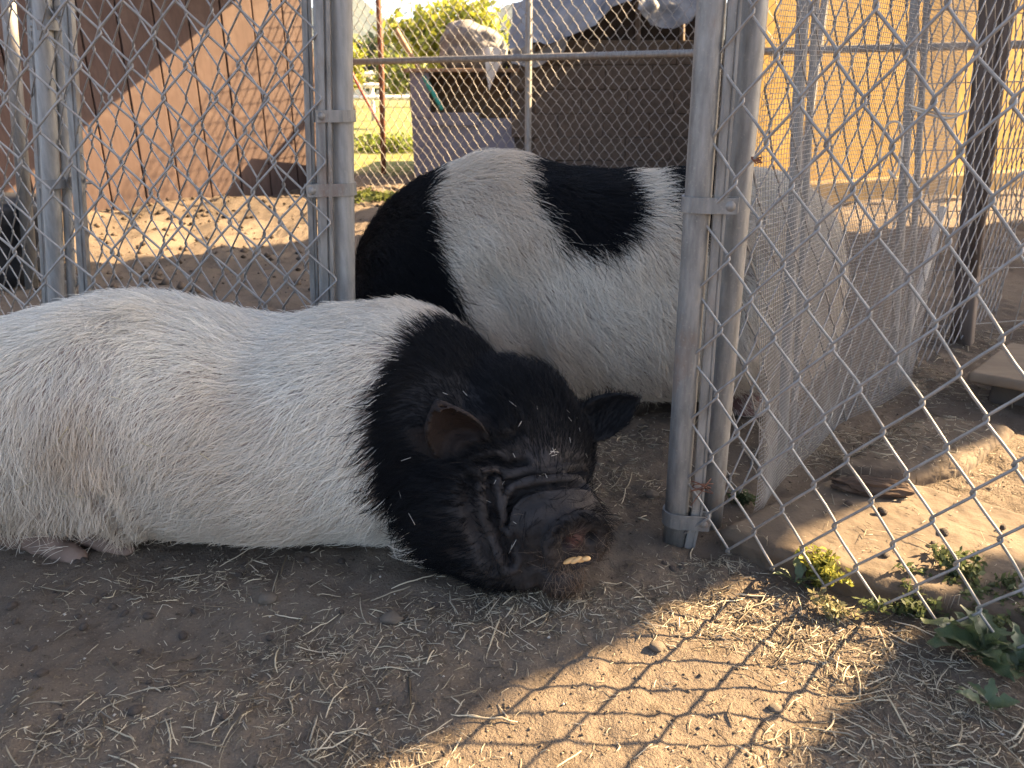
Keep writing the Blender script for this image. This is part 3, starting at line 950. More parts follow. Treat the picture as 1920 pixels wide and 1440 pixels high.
# fine wire cloth: 6.5 mm grid of thin wires, buckled, with a free front edge
step = 0.0068
ns, nz = 128, 178
def cloth_pt(s, z):
    edge = 0.035 - 0.045 * np.exp(-((z - 0.62) / 0.30) ** 2) + 0.06 * sstep(0.8, 1.25, z) - 0.012 * np.exp(-(z / 0.10) ** 2)
    ss = s + edge * np.exp(-s * 3)
    off = 0.016 + 0.012 * np.sin(s * 9 + z * 3.5) * np.exp(-s * 0.6) + 0.022 * np.exp(-(s / 0.07) ** 2) * np.sin(z * 7 + 0.6) + 0.03 * np.exp(-(s / 0.12) ** 2 - (z / 0.12) ** 2)
    q = np.stack([s.ravel() * 6, z.ravel() * 6, 0 * z.ravel()], 1)
    off = off + 0.007 * noise(q, 5).reshape(s.shape)
    P = HO + HD * ss[..., None] + HN * off[..., None]
    P[..., 2] = z + 0.01 + 0.008 * np.sin(s * 5)
    return P
sv = np.arange(ns) * step; zv = np.arange(nz) * step
kk = np.linspace(0, 1, 46)
P1 = cloth_pt(np.repeat(sv[:, None], 46, 1), np.repeat(kk[None, :] * zv[-1], ns, 0))
P2 = cloth_pt(np.repeat(kk[None, :] * sv[-1], nz, 0), np.repeat(zv[:, None], 46, 1))
V1, F1 = tubes(P1, 0.00050, 3, False); V2, F2 = tubes(P2, 0.00050, 3, False)
V, F = join([(V1, F1), (V2, F2)])
M['cloth_wire'] = metal_mat('cloth_wire', (0.20, 0.19, 0.175), (0.32, 0.30, 0.28), 0.7)
part('wire_cloth', mesh_np('wire_cloth', V, F), M['cloth_wire'], gr_)

# --- wooden post, welded wire and pale pipe further back
wp = pole_pts(1862, 0, 1808, 590, 2.06, -0.1, 3.0)
wpost = empty('wooden_post', tuple(wp[0])); tag(wpost, 'dark brown square wooden post behind the wire cloth gate', 'post')
Pq = np.linspace(wp[0], wp[1], 12); V, F = tubes(Pq, 0.035, 4)
part('post_shaft', mesh_np('post_shaft', V, F), M['post_wood'], wpost)
lath = pole_pts(1895, 0, 1838, 420, 2.02, 0.2, 1.6)
V, F = tubes(lath, 0.014, 4); part('lath', mesh_np('lath', V, F), M['post_wood'], wpost)
ww = empty('welded_wire_fence', tuple(wp[0] + [0.1, 0, 0])); tag(ww, 'thin welded wire fencing running on from the wooden post', 'fence')
WO = np.array([wp[0][0] - 0.28, wp[0][1] - 0.03, 0]); WD = np.array([0.95, 0.18, 0])
lines = []
for i in range(16):
    p = WO + WD * 0.078 * i
    lines.append(np.linspace(p + [0, 0, -0.02], p + [0.0, 0, 1.35], 12))
for j in range(9):
    p = WO + np.array([0, 0, 0.05 + 0.16 * j])
    lines.append(np.linspace(p, p + WD * 1.3, 12))
lines = np.array(lines); lines += 0.006 * np.stack([noise(lines.reshape(-1, 3) * 6, q) for q in (1, 2, 3)], 1).reshape(lines.shape)
V, F = tubes(lines, 0.0015, 5); part('wire_grid', mesh_np('wire_grid', V, F, True), M['wire'], ww)
V, F = chain_link(WO + [0.34, 0.08, 0.25], WD, 1.1, 0, 1.2, 0.06, 0.085, 0.0015, 5, 0.012, 51, 0.01)
part('chain_link_mesh', mesh_np('chain_link_mesh', V, F, True), M['wire'], ww)
M['palepipe'] = simple('pale_pipe', (0.50, 0.45, 0.38), (0.62, 0.57, 0.49), 30, 0.6)
rod('pale_pipe', [AT(1768, 390, 1.98), G(1678, 705)], 0.010, M['palepipe'], 'pale slanting pipe behind the wire cloth near the wooden post', 'pipe', 10)

# --- ties and bits of wire
def squiggle(name, pts, r, mat, label, cat):
    P = np.array(pts, dtype=float)
    k = np.linspace(0, len(P) - 1, (len(P) - 1) * 6 + 1)
    i0 = np.clip(np.floor(k).astype(int), 0, len(P) - 2); t_ = (k - i0)[:, None]
    pm, p0, p1, p2 = P[np.maximum(i0 - 1, 0)], P[i0], P[i0 + 1], P[np.minimum(i0 + 2, len(P) - 1)]
    Q = 0.5 * ((2 * p0) + (-pm + p1) * t_ + (2 * pm - 5 * p0 + 4 * p1 - p2) * t_ ** 2 + (-pm + 3 * p0 - 3 * p1 + p2) * t_ ** 3)
    V, F = tubes(Q, r, 6)
    o = link(name, mesh_np(name, V - Q[0], F, True), mat); o.location = Q[0]
    return tag(o, label, cat)


M['tie'] = simple('tie_plastic', (0.42, 0.36, 0.28), (0.55, 0.49, 0.40), 30, 0.5)
def RF(px, py):
    """point on the near fence plane under a pixel"""
    nn = np.array([RD[1], -RD[0], 0.0]); d = ray(px, py)
    k = np.dot(np.array([0.262, 1.022, 0]) - CAM, nn) / np.dot(d, nn)
    return CAM + d * k
squiggle('cable_tie', [RF(1652, 322), RF(1650, 290), RF(1660, 240), RF(1680, 228), RF(1692, 245), RF(1688, 300), RF(1676, 330), RF(1665, 318), RF(1680, 335)], 0.0013, M['tie'], 'long loop of pale cable tie hanging on the near fence', 'cable tie')
squiggle('cable_tie', [RF(1704, 196), RF(1716, 202), RF(1760, 212), RF(1800, 214), RF(1812, 208), RF(1780, 222), RF(1740, 214), RF(1708, 204)], 0.0013, M['tie'], 'short flat cable tie higher up on the near fence', 'cable tie')
c0 = B1[1] + np.array([0.0, -0.006, 0.045])
tw = [c0 + 0.016 * np.array([math.sin(i * 1.9), 0.5 * math.cos(i * 2.3) - 0.3, 0.5 * math.sin(i * 1.3)]) for i in range(12)] + [c0 + np.array([-0.015, -0.01, -0.03])]
squiggle('twisted_wire', tw, 0.0008, M['rust'], 'rusty twist of wire tied round the flat bar above the lower band', 'wire')
c1 = RF(1418, 300)
squiggle('twisted_wire', [c1 + 0.008 * np.array([math.sin(i * 2.1), 0.4 * math.cos(i * 1.7), 0.5 * math.cos(i * 2.6)]) for i in range(10)], 0.0009, M['rust'], 'small rusty knot of wire high on the wire cloth edge', 'wire')

# ------------------------------------------------------------------ pigs
def ell(bm, c, r, rot=(0, 0, 0)):
    mtx = Matrix.Translation(Vector(c)) @ (Matrix.Rotation(rot[2], 4, 'Z') @ Matrix.Rotation(rot[1], 4, 'Y') @ Matrix.Rotation(rot[0], 4, 'X')) @ Matrix.Diagonal((r[0], r[1], r[2], 1))
    bmesh.ops.create_uvsphere(bm, u_segments=40, v_segments=24, radius=1, matrix=mtx)


def limb(bm, pts, rad, sides=16):
    P = np.array(pts, dtype=float); rad = np.array(rad, dtype=float)
    k = np.linspace(0, len(P) - 1, (len(P) - 1) * 5 + 1)
    Q = np.stack([np.interp(k, np.arange(len(P)), P[:, i]) for i in range(3)], 1)
    rr = np.interp(k, np.arange(len(P)), rad)
    for c, r in zip(Q, rr):
        bmesh.ops.create_uvsphere(bm, u_segments=16, v_segments=10, radius=r, matrix=Matrix.Translation(Vector(c)))


def body_loft(bm, secs, nseg=8, nring=48):
    """secs: (x, y, zc, half width, half height); superellipse sections lofted along the list"""
    s = np.array(secs, dtype=float)
    k = np.linspace(0, len(s) - 1, (len(s) - 1) * nseg + 1)
    i0 = np.clip(np.floor(k).astype(int), 0, len(s) - 2); t_ = (k - i0)[:, None]
    pm, p0, p1, p2 = s[np.maximum(i0 - 1, 0)], s[i0], s[i0 + 1], s[np.minimum(i0 + 2, len(s) - 1)]
    Q = 0.5 * ((2 * p0) + (-pm + p1) * t_ + (2 * pm - 5 * p0 + 4 * p1 - p2) * t_ ** 2 + (-pm + 3 * p0 - 3 * p1 + p2) * t_ ** 3)
    th = np.linspace(0, 2 * math.pi, nring, endpoint=False)
    rings = []
    for q in Q:
        cx, cz = np.cos(th), np.sin(th)
        ex = 0.88
        sx = np.sign(cx) * np.abs(cx) ** ex; sz = np.sign(cz) * np.abs(cz) ** ex
        rings.append([bm.verts.new((q[0], q[1] + max(q[3], 0.004) * a_, q[2] + max(q[4], 0.004) * b_)) for a_, b_ in zip(sx, sz)])
    for r0, r1 in zip(rings[:-1], rings[1:]):
        for i in range(nring):
            bm.faces.new((r0[i], r0[(i + 1) % nring], r1[(i + 1) % nring], r1[i]))
    bm.faces.new(rings[0][::-1]); bm.faces.new(rings[-1])


def remesh(bm, voxel, smooth=6):
    me = bpy.data.meshes.new('tmp'); bmesh.ops.recalc_face_normals(bm, faces=bm.faces); bm.to_mesh(me); bm.free()
    o = bpy.data.objects.new('tmp', me); COL.objects.link(o)
    md = o.modifiers.new('r', 'REMESH'); md.mode = 'VOXEL'; md.voxel_size = voxel
    sm = o.modifiers.new('s', 'SMOOTH'); sm.iterations = smooth; sm.factor = 0.5
    dg = bpy.context.evaluated_depsgraph_get()
    ev_ = o.evaluated_get(dg)
    me2 = bpy.data.meshes.new_from_object(ev_)
    bpy.data.objects.remove(o); bpy.data.meshes.remove(me)
    me2.polygons.foreach_set('use_smooth', np.ones(len(me2.polygons), dtype=bool))
    return me2


def get_co(me):
    c = np.empty(len(me.vertices) * 3, np.float32); me.vertices.foreach_get('co', c)
    return c.reshape(-1, 3).astype(float)


def get_no(me):
    c = np.empty(len(me.vertices) * 3, np.float32); me.vertices.foreach_get('normal', c)
    return c.reshape(-1, 3).astype(float)


def set_co(me, c):
    me.vertices.foreach_set('co', np.asarray(c, np.float32).ravel()); me.update()


def seg_dist(P, line):
    """distance of points to a polyline"""
    best = np.full(len(P), 9.0)
    for a_, b_ in zip(line[:-1], line[1:]):
        ab = b_ - a_
        t_ = np.clip(((P - a_) @ ab) / (ab @ ab), 0, 1)
        best = np.minimum(best, np.linalg.norm(P - a_ - t_[:, None] * ab, axis=1))
    return best


def on_mesh(me, pix):
    """points of a mesh surface seen from the camera side under the given picture points"""
    bvh = BVHTree.FromPolygons([v.co for v in me.vertices], [p.vertices for p in me.polygons])
    out = []
    for px_, py_ in pix:
        d = Vector(ray(px_, py_)).normalized()
        h = bvh.ray_cast(Vector(CAM), d)
        if h[0] is not None: out.append(np.array(h[0]))
    return np.array(out)


def scatter(me, n, seed, wfun=None):
    """area-weighted random points: position, normal, triangle vertex ids, barycentrics"""
    r = np.random.default_rng(seed)
    me.calc_loop_triangles()
    tri = np.empty(len(me.loop_triangles) * 3, np.int32); me.loop_triangles.foreach_get('vertices', tri); tri = tri.reshape(-1, 3)
    co, no = get_co(me), get_no(me)
    A = co[tri]
    ar = np.linalg.norm(np.cross(A[:, 1] - A[:, 0], A[:, 2] - A[:, 0]), axis=1)
    if wfun is not None: ar = ar * wfun(A.mean(1), no[tri].mean(1))
    pick = np.searchsorted(np.cumsum(ar) / ar.sum(), r.uniform(size=n))
    pick = np.minimum(pick, len(tri) - 1)
    u = r.uniform(size=(n, 2)); fl_ = u.sum(1) > 1; u[fl_] = 1 - u[fl_]
    bc = np.stack([1 - u.sum(1), u[:, 0], u[:, 1]], 1)
    T = tri[pick]
    p = (co[T] * bc[:, :, None]).sum(1); nn = (no[T] * bc[:, :, None]).sum(1)
    nn /= np.linalg.norm(nn, axis=1, keepdims=True) + 1e-9
    return p, nn


def hair_obj(name, p, nn, flow, length, lift, rad, col, par, seed, pts=5, curl=0.25, droop=0.0):
    r = np.random.default_rng(seed)
    n = len(p)
    f = flow - nn * (flow * nn).sum(1, keepdims=True)
    f /= np.linalg.norm(f, axis=1, keepdims=True) + 1e-9
    side = np.cross(nn, f)
    ang = curl * (fbm(p * 16, 2, seed) * 1.0 + r.normal(size=n) * 0.35)[:, None]
    f = f * np.cos(ang) + side * np.sin(ang)
    t_ = np.linspace(0, 1, pts)[None, :, None]
    L = length[:, None, None]
    lf = lift[:, None, None]
    bend = (r.normal(size=n) * 0.25)[:, None, None]
    P = p[:, None] + L * (f[:, None] * (t_ * (1 - 0.15 * lf * t_)) + nn[:, None] * lf * (t_ - 0.55 * t_ ** 2) + side[:, None] * bend * t_ ** 2)
    P[:, :, 2] -= droop * (L * t_ ** 2)[:, :, 0]
    P[:, :, 2] = np.maximum(P[:, :, 2], 0.004)
    hc = bpy.data.hair_curves.new(name)
    hc.add_curves([pts] * n)
    hc.attributes['position'].data.foreach_set('vector', P.astype(np.float32).ravel())
    ra = hc.attributes.get('radius') or hc.attributes.new('radius', 'FLOAT', 'POINT')
    taper = np.array([1.0, 1.0, 0.85, 0.6, 0.2])[None, :] if pts == 5 else np.linspace(1, 0.2, pts)[None]
    ra.data.foreach_set('value', (np.asarray(rad)[:, None] * taper).astype(np.float32).ravel())
    ca = hc.attributes.new('col', 'FLOAT_COLOR', 'CURVE')
    ca.data.foreach_set('color', np.concatenate([col, np.ones((n, 1))], 1).astype(np.float32).ravel())
    hc.materials.append(M['hair'])
    o = bpy.data.objects.new(name, hc); COL.objects.link(o); o.parent = par
    return o


def ear_pts(base, tip_dir, side_dir, cup_dir, L, Wd, nu=26, nv=17, th=0.006, curl_=0.55, pw=0.65):
    """cupped ear sheet with thickness; returns V,F"""
    tip_dir, side_dir, cup_dir = [np.array(q, float) / np.linalg.norm(q) for q in (tip_dir, side_dir, cup_dir)]
    u = np.linspace(0, 1, nu)[:, None]; v_ = np.linspace(-1, 1, nv)[None, :]
    wdt = Wd * (np.sin(np.pi * np.clip(0.22 + 0.78 * u, 0, 1)) ** pw) * (1 - 0.12 * u)
    P = np.array(base)[None, None] + tip_dir * (L * u * (1 - 0.06 * v_ ** 2))[..., None] + side_dir * (wdt * v_)[..., None] \
        + cup_dir * (curl_ * Wd * (v_ ** 2) * (1 - 0.45 * u) + 0.15 * L * np.sin(u * 2.0) * 0 + 0 * v_)[..., None]
    dn = cup_dir[None, None] * th
    top, bot = P + dn * 0.5, P - dn * 0.5 * (1 + 1.5 * (1 - u))[..., None]
    n = nu * nv
    idx = np.arange(n).reshape(nu, nv)
    F = np.stack([idx[:-1, :-1], idx[:-1, 1:], idx[1:, 1:], idx[1:, :-1]], -1).reshape(-1, 4)
    rim = np.concatenate([idx[0, :], idx[1:, -1], idx[-1, -2::-1], idx[-2:0:-1, 0]])
    rf_ = np.stack([rim, np.roll(rim, -1), np.roll(rim, -1) + n, rim + n], 1)
    return np.concatenate([top.reshape(-1, 3), bot.reshape(-1, 3)]), np.concatenate([F[:, ::-1], F + n, rf_])


def add_vf(bm, V, F):
    vs_ = [bm.verts.new(tuple(v)) for v in V]
    for f in F:
        try: bm.faces.new([vs_[i] for i in f])
        except ValueError: pass


# ---- lying pig
bm = bmesh.new()
body_loft(bm, [(-1.08, 1.22, 0.12, 0.01, 0.01), (-1.05, 1.22, 0.125, 0.10, 0.08), (-0.96, 1.21, 0.135, 0.175, 0.128), (-0.83, 1.20, 0.155, 0.212, 0.160), (-0.64, 1.19, 0.180, 0.225, 0.182),
               (-0.50, 1.185, 0.165, 0.225, 0.172), (-0.38, 1.18, 0.155, 0.222, 0.165), (-0.27, 1.175, 0.163, 0.215, 0.173), (-0.17, 1.165, 0.168, 0.208, 0.176),
               (-0.07, 1.14, 0.150, 0.180, 0.150), (0.0, 1.11, 0.13, 0.12, 0.11), (0.05, 1.09, 0.12, 0.02, 0.02)])
# haunch, folded hind leg and foot
ell(bm, (-0.82, 1.085, 0.125), (0.21, 0.105, 0.100), (0, 0.12, 0))
limb(bm, [(-0.74, 1.10, 0.07), (-0.82, 1.075, 0.036), (-0.86, 1.070, 0.034)], [0.045, 0.030, 0.031])
limb(bm, [(-0.86, 1.065, 0.031), (-0.79, 1.058, 0.030), (-0.745, 1.052, 0.027)], [0.030, 0.027, 0.025])
limb(bm, [(-0.745, 1.043, 0.024), (-0.69, 1.018, 0.016), (-0.655, 1.003, 0.010)], [0.020, 0.014, 0.008])
limb(bm, [(-0.745, 1.075, 0.036), (-0.68, 1.055, 0.028), (-0.63, 1.036, 0.019), (-0.590, 1.020, 0.012)], [0.021, 0.018, 0.015, 0.008])
# skull, jowls, neck roll
ell(bm, (-0.035, 1.09, 0.150), (0.155, 0.150, 0.138))
ell(bm, (0.006, 1.065, 0.150), (0.106, 0.112, 0.110))
ell(bm, (-0.065, 1.00, 0.105), (0.125, 0.095, 0.105))
ell(bm, (-0.02, 0.965, 0.070), (0.095, 0.072, 0.072))
ell(bm, (0.030, 1.060, 0.085), (0.076, 0.085, 0.085))
limb(bm, [(0.008, 1.02, 0.140), (0.040, 0.965, 0.130)], [0.085, 0.062])
limb(bm, [(0.035, 0.975, 0.050), (0.062, 0.918, 0.044)], [0.052, 0.034])     # lower jaw
# brow and cheek rolls
limb(bm, [(-0.03, 0.985, 0.175), (0.03, 0.985, 0.182), (0.072, 1.02, 0.178)], [0.030, 0.034, 0.028])
limb(bm, [(-0.035, 0.955, 0.135), (-0.010, 0.935, 0.090), (0.010, 0.918, 0.045)], [0.022, 0.026, 0.026])
Sn = np.array([0.078, 0.889, 0.116]); Sd = np.array([0.42, -0.90, -0.06]); Sd /= np.linalg.norm(Sd)
# snout disc
s1 = np.cross(Sd, [0, 0, 1]); s1 /= np.linalg.norm(s1); s2 = np.cross(s1, Sd)
th = np.linspace(0, 2 * math.pi, 28, endpoint=False)
rr = [(-0.095, 0.058), (-0.060, 0.062), (-0.042, 0.060), (-0.031, 0.057), (-0.022, 0.050), (-0.016, 0.041), (-0.010, 0.0405), (-0.003, 0.0470), (0.004, 0.0495), (0.010, 0.0480), (0.0125, 0.041), (0.010, 0.024), (0.010, 0.001)]
V = np.array([Sn + Sd * a_ + (s1 * math.cos(q) * 1.04 + s2 * math.sin(q) * 0.90) * r_ for a_, r_ in rr for q in th])
F = [(j * 28 + i, j * 28 + (i + 1) % 28, (j + 1) * 28 + (i + 1) % 28, (j + 1) * 28 + i) for j in range(len(rr) - 1) for i in range(28)]
F += [tuple(range(28))[::-1], tuple(range(28 * (len(rr) - 1), 28 * len(rr)))]
add_vf(bm, V, F)
# ears
V, F = ear_pts((-0.076, 0.990, 0.224), (-0.36, -0.50, 0.79), (0.90, 0.0, 0.40), (0.22, -0.80, -0.40), 0.080, 0.041, curl_=0.85, th=0.009, pw=0.42)
add_vf(bm, V, F)
V, F = ear_pts((0.095, 1.085, 0.195), (0.80, 0.15, 0.30), (-0.25, 0.25, 0.75), (0.35, -0.90, 0.0), 0.105, 0.034, curl_=0.45, th=0.008)
add_vf(bm, V, F)
bmesh.ops.translate(bm, vec=(0.005, -0.03, -0.006), verts=bm.verts)
pme = remesh(bm, 0.0036, 4)
Sn = Sn + np.array([0.005, -0.03, -0.006])
co, no = get_co(pme), get_no(pme)
# soft flesh: sag against the ground, folds
co[:, 2] = np.where(co[:, 2] < 0.006, 0.006 + (co[:, 2] - 0.006) * 0.15, co[:, 2])
bodyw = 1 - sstep(-0.12, 0.0, co[:, 0])
lump = fbm(co * [5.5, 5.5, 7], 3, 77)
co += no * (0.007 * lump * bodyw)[:, None]
set_co(pme, co)


def crease(me, pix, width, depth, ridge=0.0):
    L_ = on_mesh(me, pix)
    if len(L_) < 2: return
    c_, n_ = get_co(me), get_no(me)
    d = seg_dist(c_, L_)
    disp = -depth * np.exp(-(d / width) ** 2) + ridge * np.exp(-((d - 2.1 * width) / (1.1 * width)) ** 2)
    vis = np.ones(len(c_))
    set_co(me, c_ + n_ * (disp * vis)[:, None])


# folds round the eye, over the muzzle, down the cheek
crease(pme, [(893, 870), (905, 866), (930, 866), (950, 874), (985, 868)], 0.0045, 0.013, 0.004)
crease(pme, [(897, 905), (915, 892), (935, 890), (946, 905), (945, 925)], 0.0045, 0.009, 0.003)
crease(pme, [(955, 905), (985, 897), (1030, 893), (1075, 886), (1095, 890)], 0.0045, 0.012, 0.004)
crease(pme, [(950, 985), (955, 950), (972, 925), (1000, 917), (1045, 913), (1090, 914)], 0.0050, 0.016, 0.007)
crease(pme, [(915, 905), (920, 950), (930, 990), (942, 1015), (955, 1050)], 0.0060, 0.015, 0.006)
crease(pme, [(880, 900), (878, 940), (890, 990), (915, 1040), (930, 1065)], 0.0070, 0.009, 0.004)
crease(pme, [(955, 1056), (990, 1062), (1030, 1066), (1075, 1062), (1105, 1048)], 0.0040, 0.007, 0.001)   # mouth
crease(pme, [(870, 845), (905, 835), (950, 825), (975, 812)], 0.006, 0.006, 0.003)
# hide folds: flank, leg crease
crease(pme, [(175, 905), (205, 945), (230, 985), (260, 1018)], 0.012, 0.016, 0.006)
crease(pme, [(60, 952), (110, 950), (150, 955), (185, 945)], 0.008, 0.012, 0.003)
crease(pme, [(490, 600), (470, 650), (450, 700)], 0.050, 0.008, 0.002)
crease(pme, [(178, 975), (196, 992), (215, 1010)], 0.004, 0.008, 0.0)
c_, n_ = get_co(pme), get_no(pme)
fw = 1 - sstep(0.10, 0.17, np.linalg.norm(c_ - np.array([0.02, 0.92, 0.12]), axis=1))
set_co(pme, c_ + n_ * (fw * (0.0020 * fbm(c_ * [38, 38, 50], 3, 15) + 0.0005 * np.sin(c_[:, 2] * 330 + 5 * noise(c_ * 25, 4))))[:, None])
# nostrils
for q in (-0.0175, 0.0175):
    cc = Sn + s1 * q + s2 * 0.004 + Sd * 0.010
    c_, n_ = get_co(pme), get_no(pme)
    e = (c_ - cc); d = np.sqrt((e @ s1 / 0.0075) ** 2 + (e @ s2 / 0.0085) ** 2 + (e @ Sd / 0.012) ** 2)
    set_co(pme, c_ - Sd * (0.017 * np.exp(-d ** 4))[:, None])
co, no = get_co(pme), get_no(pme)
HC_, HRd = np.array([0.04, 0.97, 0.20]), 0.238


def black1(p):
    d = np.linalg.norm((p - HC_) * [1, 0.85, 1], axis=1) + 0.010 * fbm(p * 22, 3, 3)
    return 1 - sstep(HRd - 0.008, HRd + 0.008, d)


lgw = (1 - sstep(0.04, 0.06, co[:, 2])) * (co[:, 0] < -0.57) * (co[:, 1] < 1.055)
set_co(pme, co + no * (lgw * 0.0028 * fbm(co * [70, 45, 45], 3, 27))[:, None])
bk = black1(co)[:, None]
skin_w = np.array([0.40, 0.32, 0.265]) + 0.06 * fbm(co * 9, 3, 12)[:, None]
pinkleg = (sstep(0.065, 0.035, co[:, 2]) if False else (1 - sstep(0.035, 0.06, co[:, 2]))) * (co[:, 0] < -0.57) * (co[:, 1] < 1.055)
skin_w = skin_w * (1 - pinkleg[:, None]) + (np.array([0.20, 0.138, 0.105]) * (1 + 0.5 * fbm(co * 30, 3, 2)[:, None])) * pinkleg[:, None]
skin_b = np.array([0.012, 0.011, 0.011]) * (1 + 0.5 * fbm(co * 14, 3, 4)[:, None])
facew = (1 - sstep(0.10, 0.16, np.linalg.norm(co - np.array([0.03, 0.93, 0.10]), axis=1)))[:, None]
skin_b = skin_b + facew * np.array([0.022, 0.018, 0.016]) * (1 + 0.6 * fbm(co * 40, 3, 6)[:, None])
# pinkish, muddy snout tip and lip
ds = np.linalg.norm(co - (Sn + s1 * 0.004 + s2 * 0.006 + Sd * 0.004), axis=1)
pk = np.exp(-(ds / 0.011) ** 2)[:, None] * 0.5
skin_b = skin_b * (1 - pk) + np.array([0.30, 0.13, 0.10]) * pk
lip = np.exp(-((co[:, 2] - 0.028) / 0.018) ** 2) * (1 - sstep(0.05, 0.09, np.linalg.norm(co[:, :2] - np.array([0.09, 0.91]), axis=1)))
skin_b = skin_b * (1 - 0.7 * lip[:, None]) + np.array([0.055, 0.038, 0.028]) * 0.7 * lip[:, None]
# inside of the near ear is bare and brownish
EARC = np.array([-0.086, 0.943, 0.250]); EARB = np.array([-0.071, 0.960, 0.218]); EARD = np.array([0.22, -0.80, -0.40]) / 0.921
ei = np.exp(-(np.linalg.norm(co - EARC, axis=1) / 0.055) ** 4) * sstep(-0.006, 0.004, (co - EARB) @ EARD)
skin_b = skin_b * (1 - ei[:, None]) + np.array([0.024, 0.0155, 0.012]) * ei[:, None]
attr_col(pme, 'col', np.clip(skin_w * (1 - bk) + skin_b * bk, 0.004, 1))
pme.materials.append(M['skin'])
pig1 = bpy.data.objects.new('pig', pme); COL.objects.link(pig1)
tag(pig1, 'white pig with a black head lying on its belly, dozing in the dirt', 'pig')


def bare1(p, nn):
    """hair density on the lying pig: thin on the face, inside the ear and on the foot"""
    wgt = np.ones(len(p))
    f = np.linalg.norm((p - np.array([0.03, 0.93, 0.10])) * [1, 1, 1.1], axis=1)
    wgt *= 0.10 + 0.90 * sstep(0.085, 0.135, f)
    wgt *= np.where((p[:, 2] < 0.050) & (p[:, 0] < -0.57) & (p[:, 1] < 1.05), 0.04, 1)
    e_ = np.linalg.norm(p - EARC, axis=1)
    wgt *= np.where((e_ < 0.060) & ((p - EARB) @ EARD > -0.002), 0.05, 1)
    wgt *= np.where(p[:, 2] < 0.02, 0.25, 1)
    vis = nn @ (CAM - np.array([0, 1.1, 0.15])) / 1.2
    return wgt * np.where((nn[:, 1] > 0.6), 0.25, 1)


p, nn = scatter(pme, 82000, 5, bare1)
isb = (black1(p + 0.008 * rng.normal(size=p.shape)) > 0.5)
hd = (p - (Sn + np.array([-0.03, 0.05, 0.02])))
hd /= np.linalg.norm(hd, axis=1, keepdims=True)
bf = np.stack([-np.ones(len(p)), np.zeros(len(p)) - 0.05, -0.30 - 0.5 * sstep(0.0, 0.22, 1.20 - p[:, 1])], 1)
bf += 0.55 * np.stack([fbm(p * 6, 2, 61) * 0.6, 0 * p[:, 0], fbm(p * 6, 2, 62)], 1)
# whorl where flank and haunch meet
wh = np.exp(-(((p[:, 0] + 0.62) / 0.10) ** 2))[:, None]
bf = bf + wh * np.array([0.55, -0.1, -0.9])
hw = sstep(-0.20, -0.05, p[:, 0])[:, None]
flow = bf * (1 - hw) + hd * hw * 1.2
length = np.where(hw[:, 0] > 0.5, 0.014 + 0.012 * sstep(0.08, 0.2, np.linalg.norm(p - Sn, axis=1)), 0.036) * rng.uniform(0.6, 1.35, len(p))
earm = np.minimum(np.linalg.norm(p - EARC, axis=1), np.linalg.norm(p - np.array([0.14, 1.06, 0.215]), axis=1))
length = length * np.where(earm < 0.062, 0.45, 1) * np.where((hw[:, 0] > 0.5) & (nn[:, 2] > 0.45) & (earm > 0.07), 1.5, 1)
length = length * (1 + 0.35 * fbm(p * 7, 2, 44))
lift = rng.uniform(0.10, 0.50, len(p)) + 0.12 * (nn[:, 2] > 0.6) + 0.25 * (rng.uniform(size=len(p)) < 0.06)
tone = rng.uniform(0, 1, (len(p), 1))
stain = np.clip(fbm(p * 5, 3, 91) * 0.6 + 0.25 + 0.40 * (1 - sstep(0.03, 0.14, p[:, 2])) + 0.8 * np.exp(-(((p[:, 0] + 0.60) / 0.06) ** 2 + ((p[:, 2] - 0.20) / 0.09) ** 2)) + 0.5 * np.exp(-(((p[:, 0] + 0.80) / 0.12) ** 2 + ((p[:, 2] - 0.10) / 0.06) ** 2)), 0, 1.3)[:, None]
cw = np.array([0.93, 0.865, 0.745]) * (0.64 + 0.36 * tone)
cw = cw * (1 - 0.58 * stain) + np.array([0.56, 0.43, 0.30]) * 0.58 * stain
cb = np.array([0.0050, 0.0052, 0.0065]) * (0.5 + 1.1 * tone)
brown = np.exp(-(np.linalg.norm(p - np.array([0.075, 0.87, 0.06]), axis=1) / 0.045) ** 2)[:, None]
cb = cb * (1 - brown) + np.array([0.16, 0.105, 0.07]) * brown
col = np.where(isb[:, None], cb, cw)
hair_obj('bristles', p, nn, flow, length, lift, np.where(isb, 0.00034, 0.00038) * rng.uniform(0.7, 1.25, len(p)), col, pig1, 8)
# long muzzle whiskers
p, nn = scatter(pme, 230, 15, lambda c, n_: np.exp(-(np.linalg.norm(c - np.array([0.08, 0.865, 0.075]), axis=1) / 0.040) ** 2) + 1e-9)
hair_obj('whiskers', p, nn, np.cross(nn, rng.normal(size=nn.shape)), rng.uniform(0.015, 0.04, len(p)), rng.uniform(0.3, 0.9, len(p)), np.full(len(p), 0.00018),
         np.array([0.16, 0.12, 0.09]) * rng.uniform(0.5, 1.5, (len(p), 1)), pig1, 18, curl=0.9, droop=0.25)
# closed eye
eyel = on_mesh(pme, [(905, 884), (916, 880), (928, 880), (938, 886)])
if len(eyel) > 2:
    V, F = tubes(eyel + [0, -0.0015, 0.0], 0.0022, 6)
    me = mesh_np('eyelid', V, F, True); attr_col(me, 'col', np.tile([0.05, 0.04, 0.036], (len(V), 1)))
    link('eyelid', me, M['skin'], pig1)

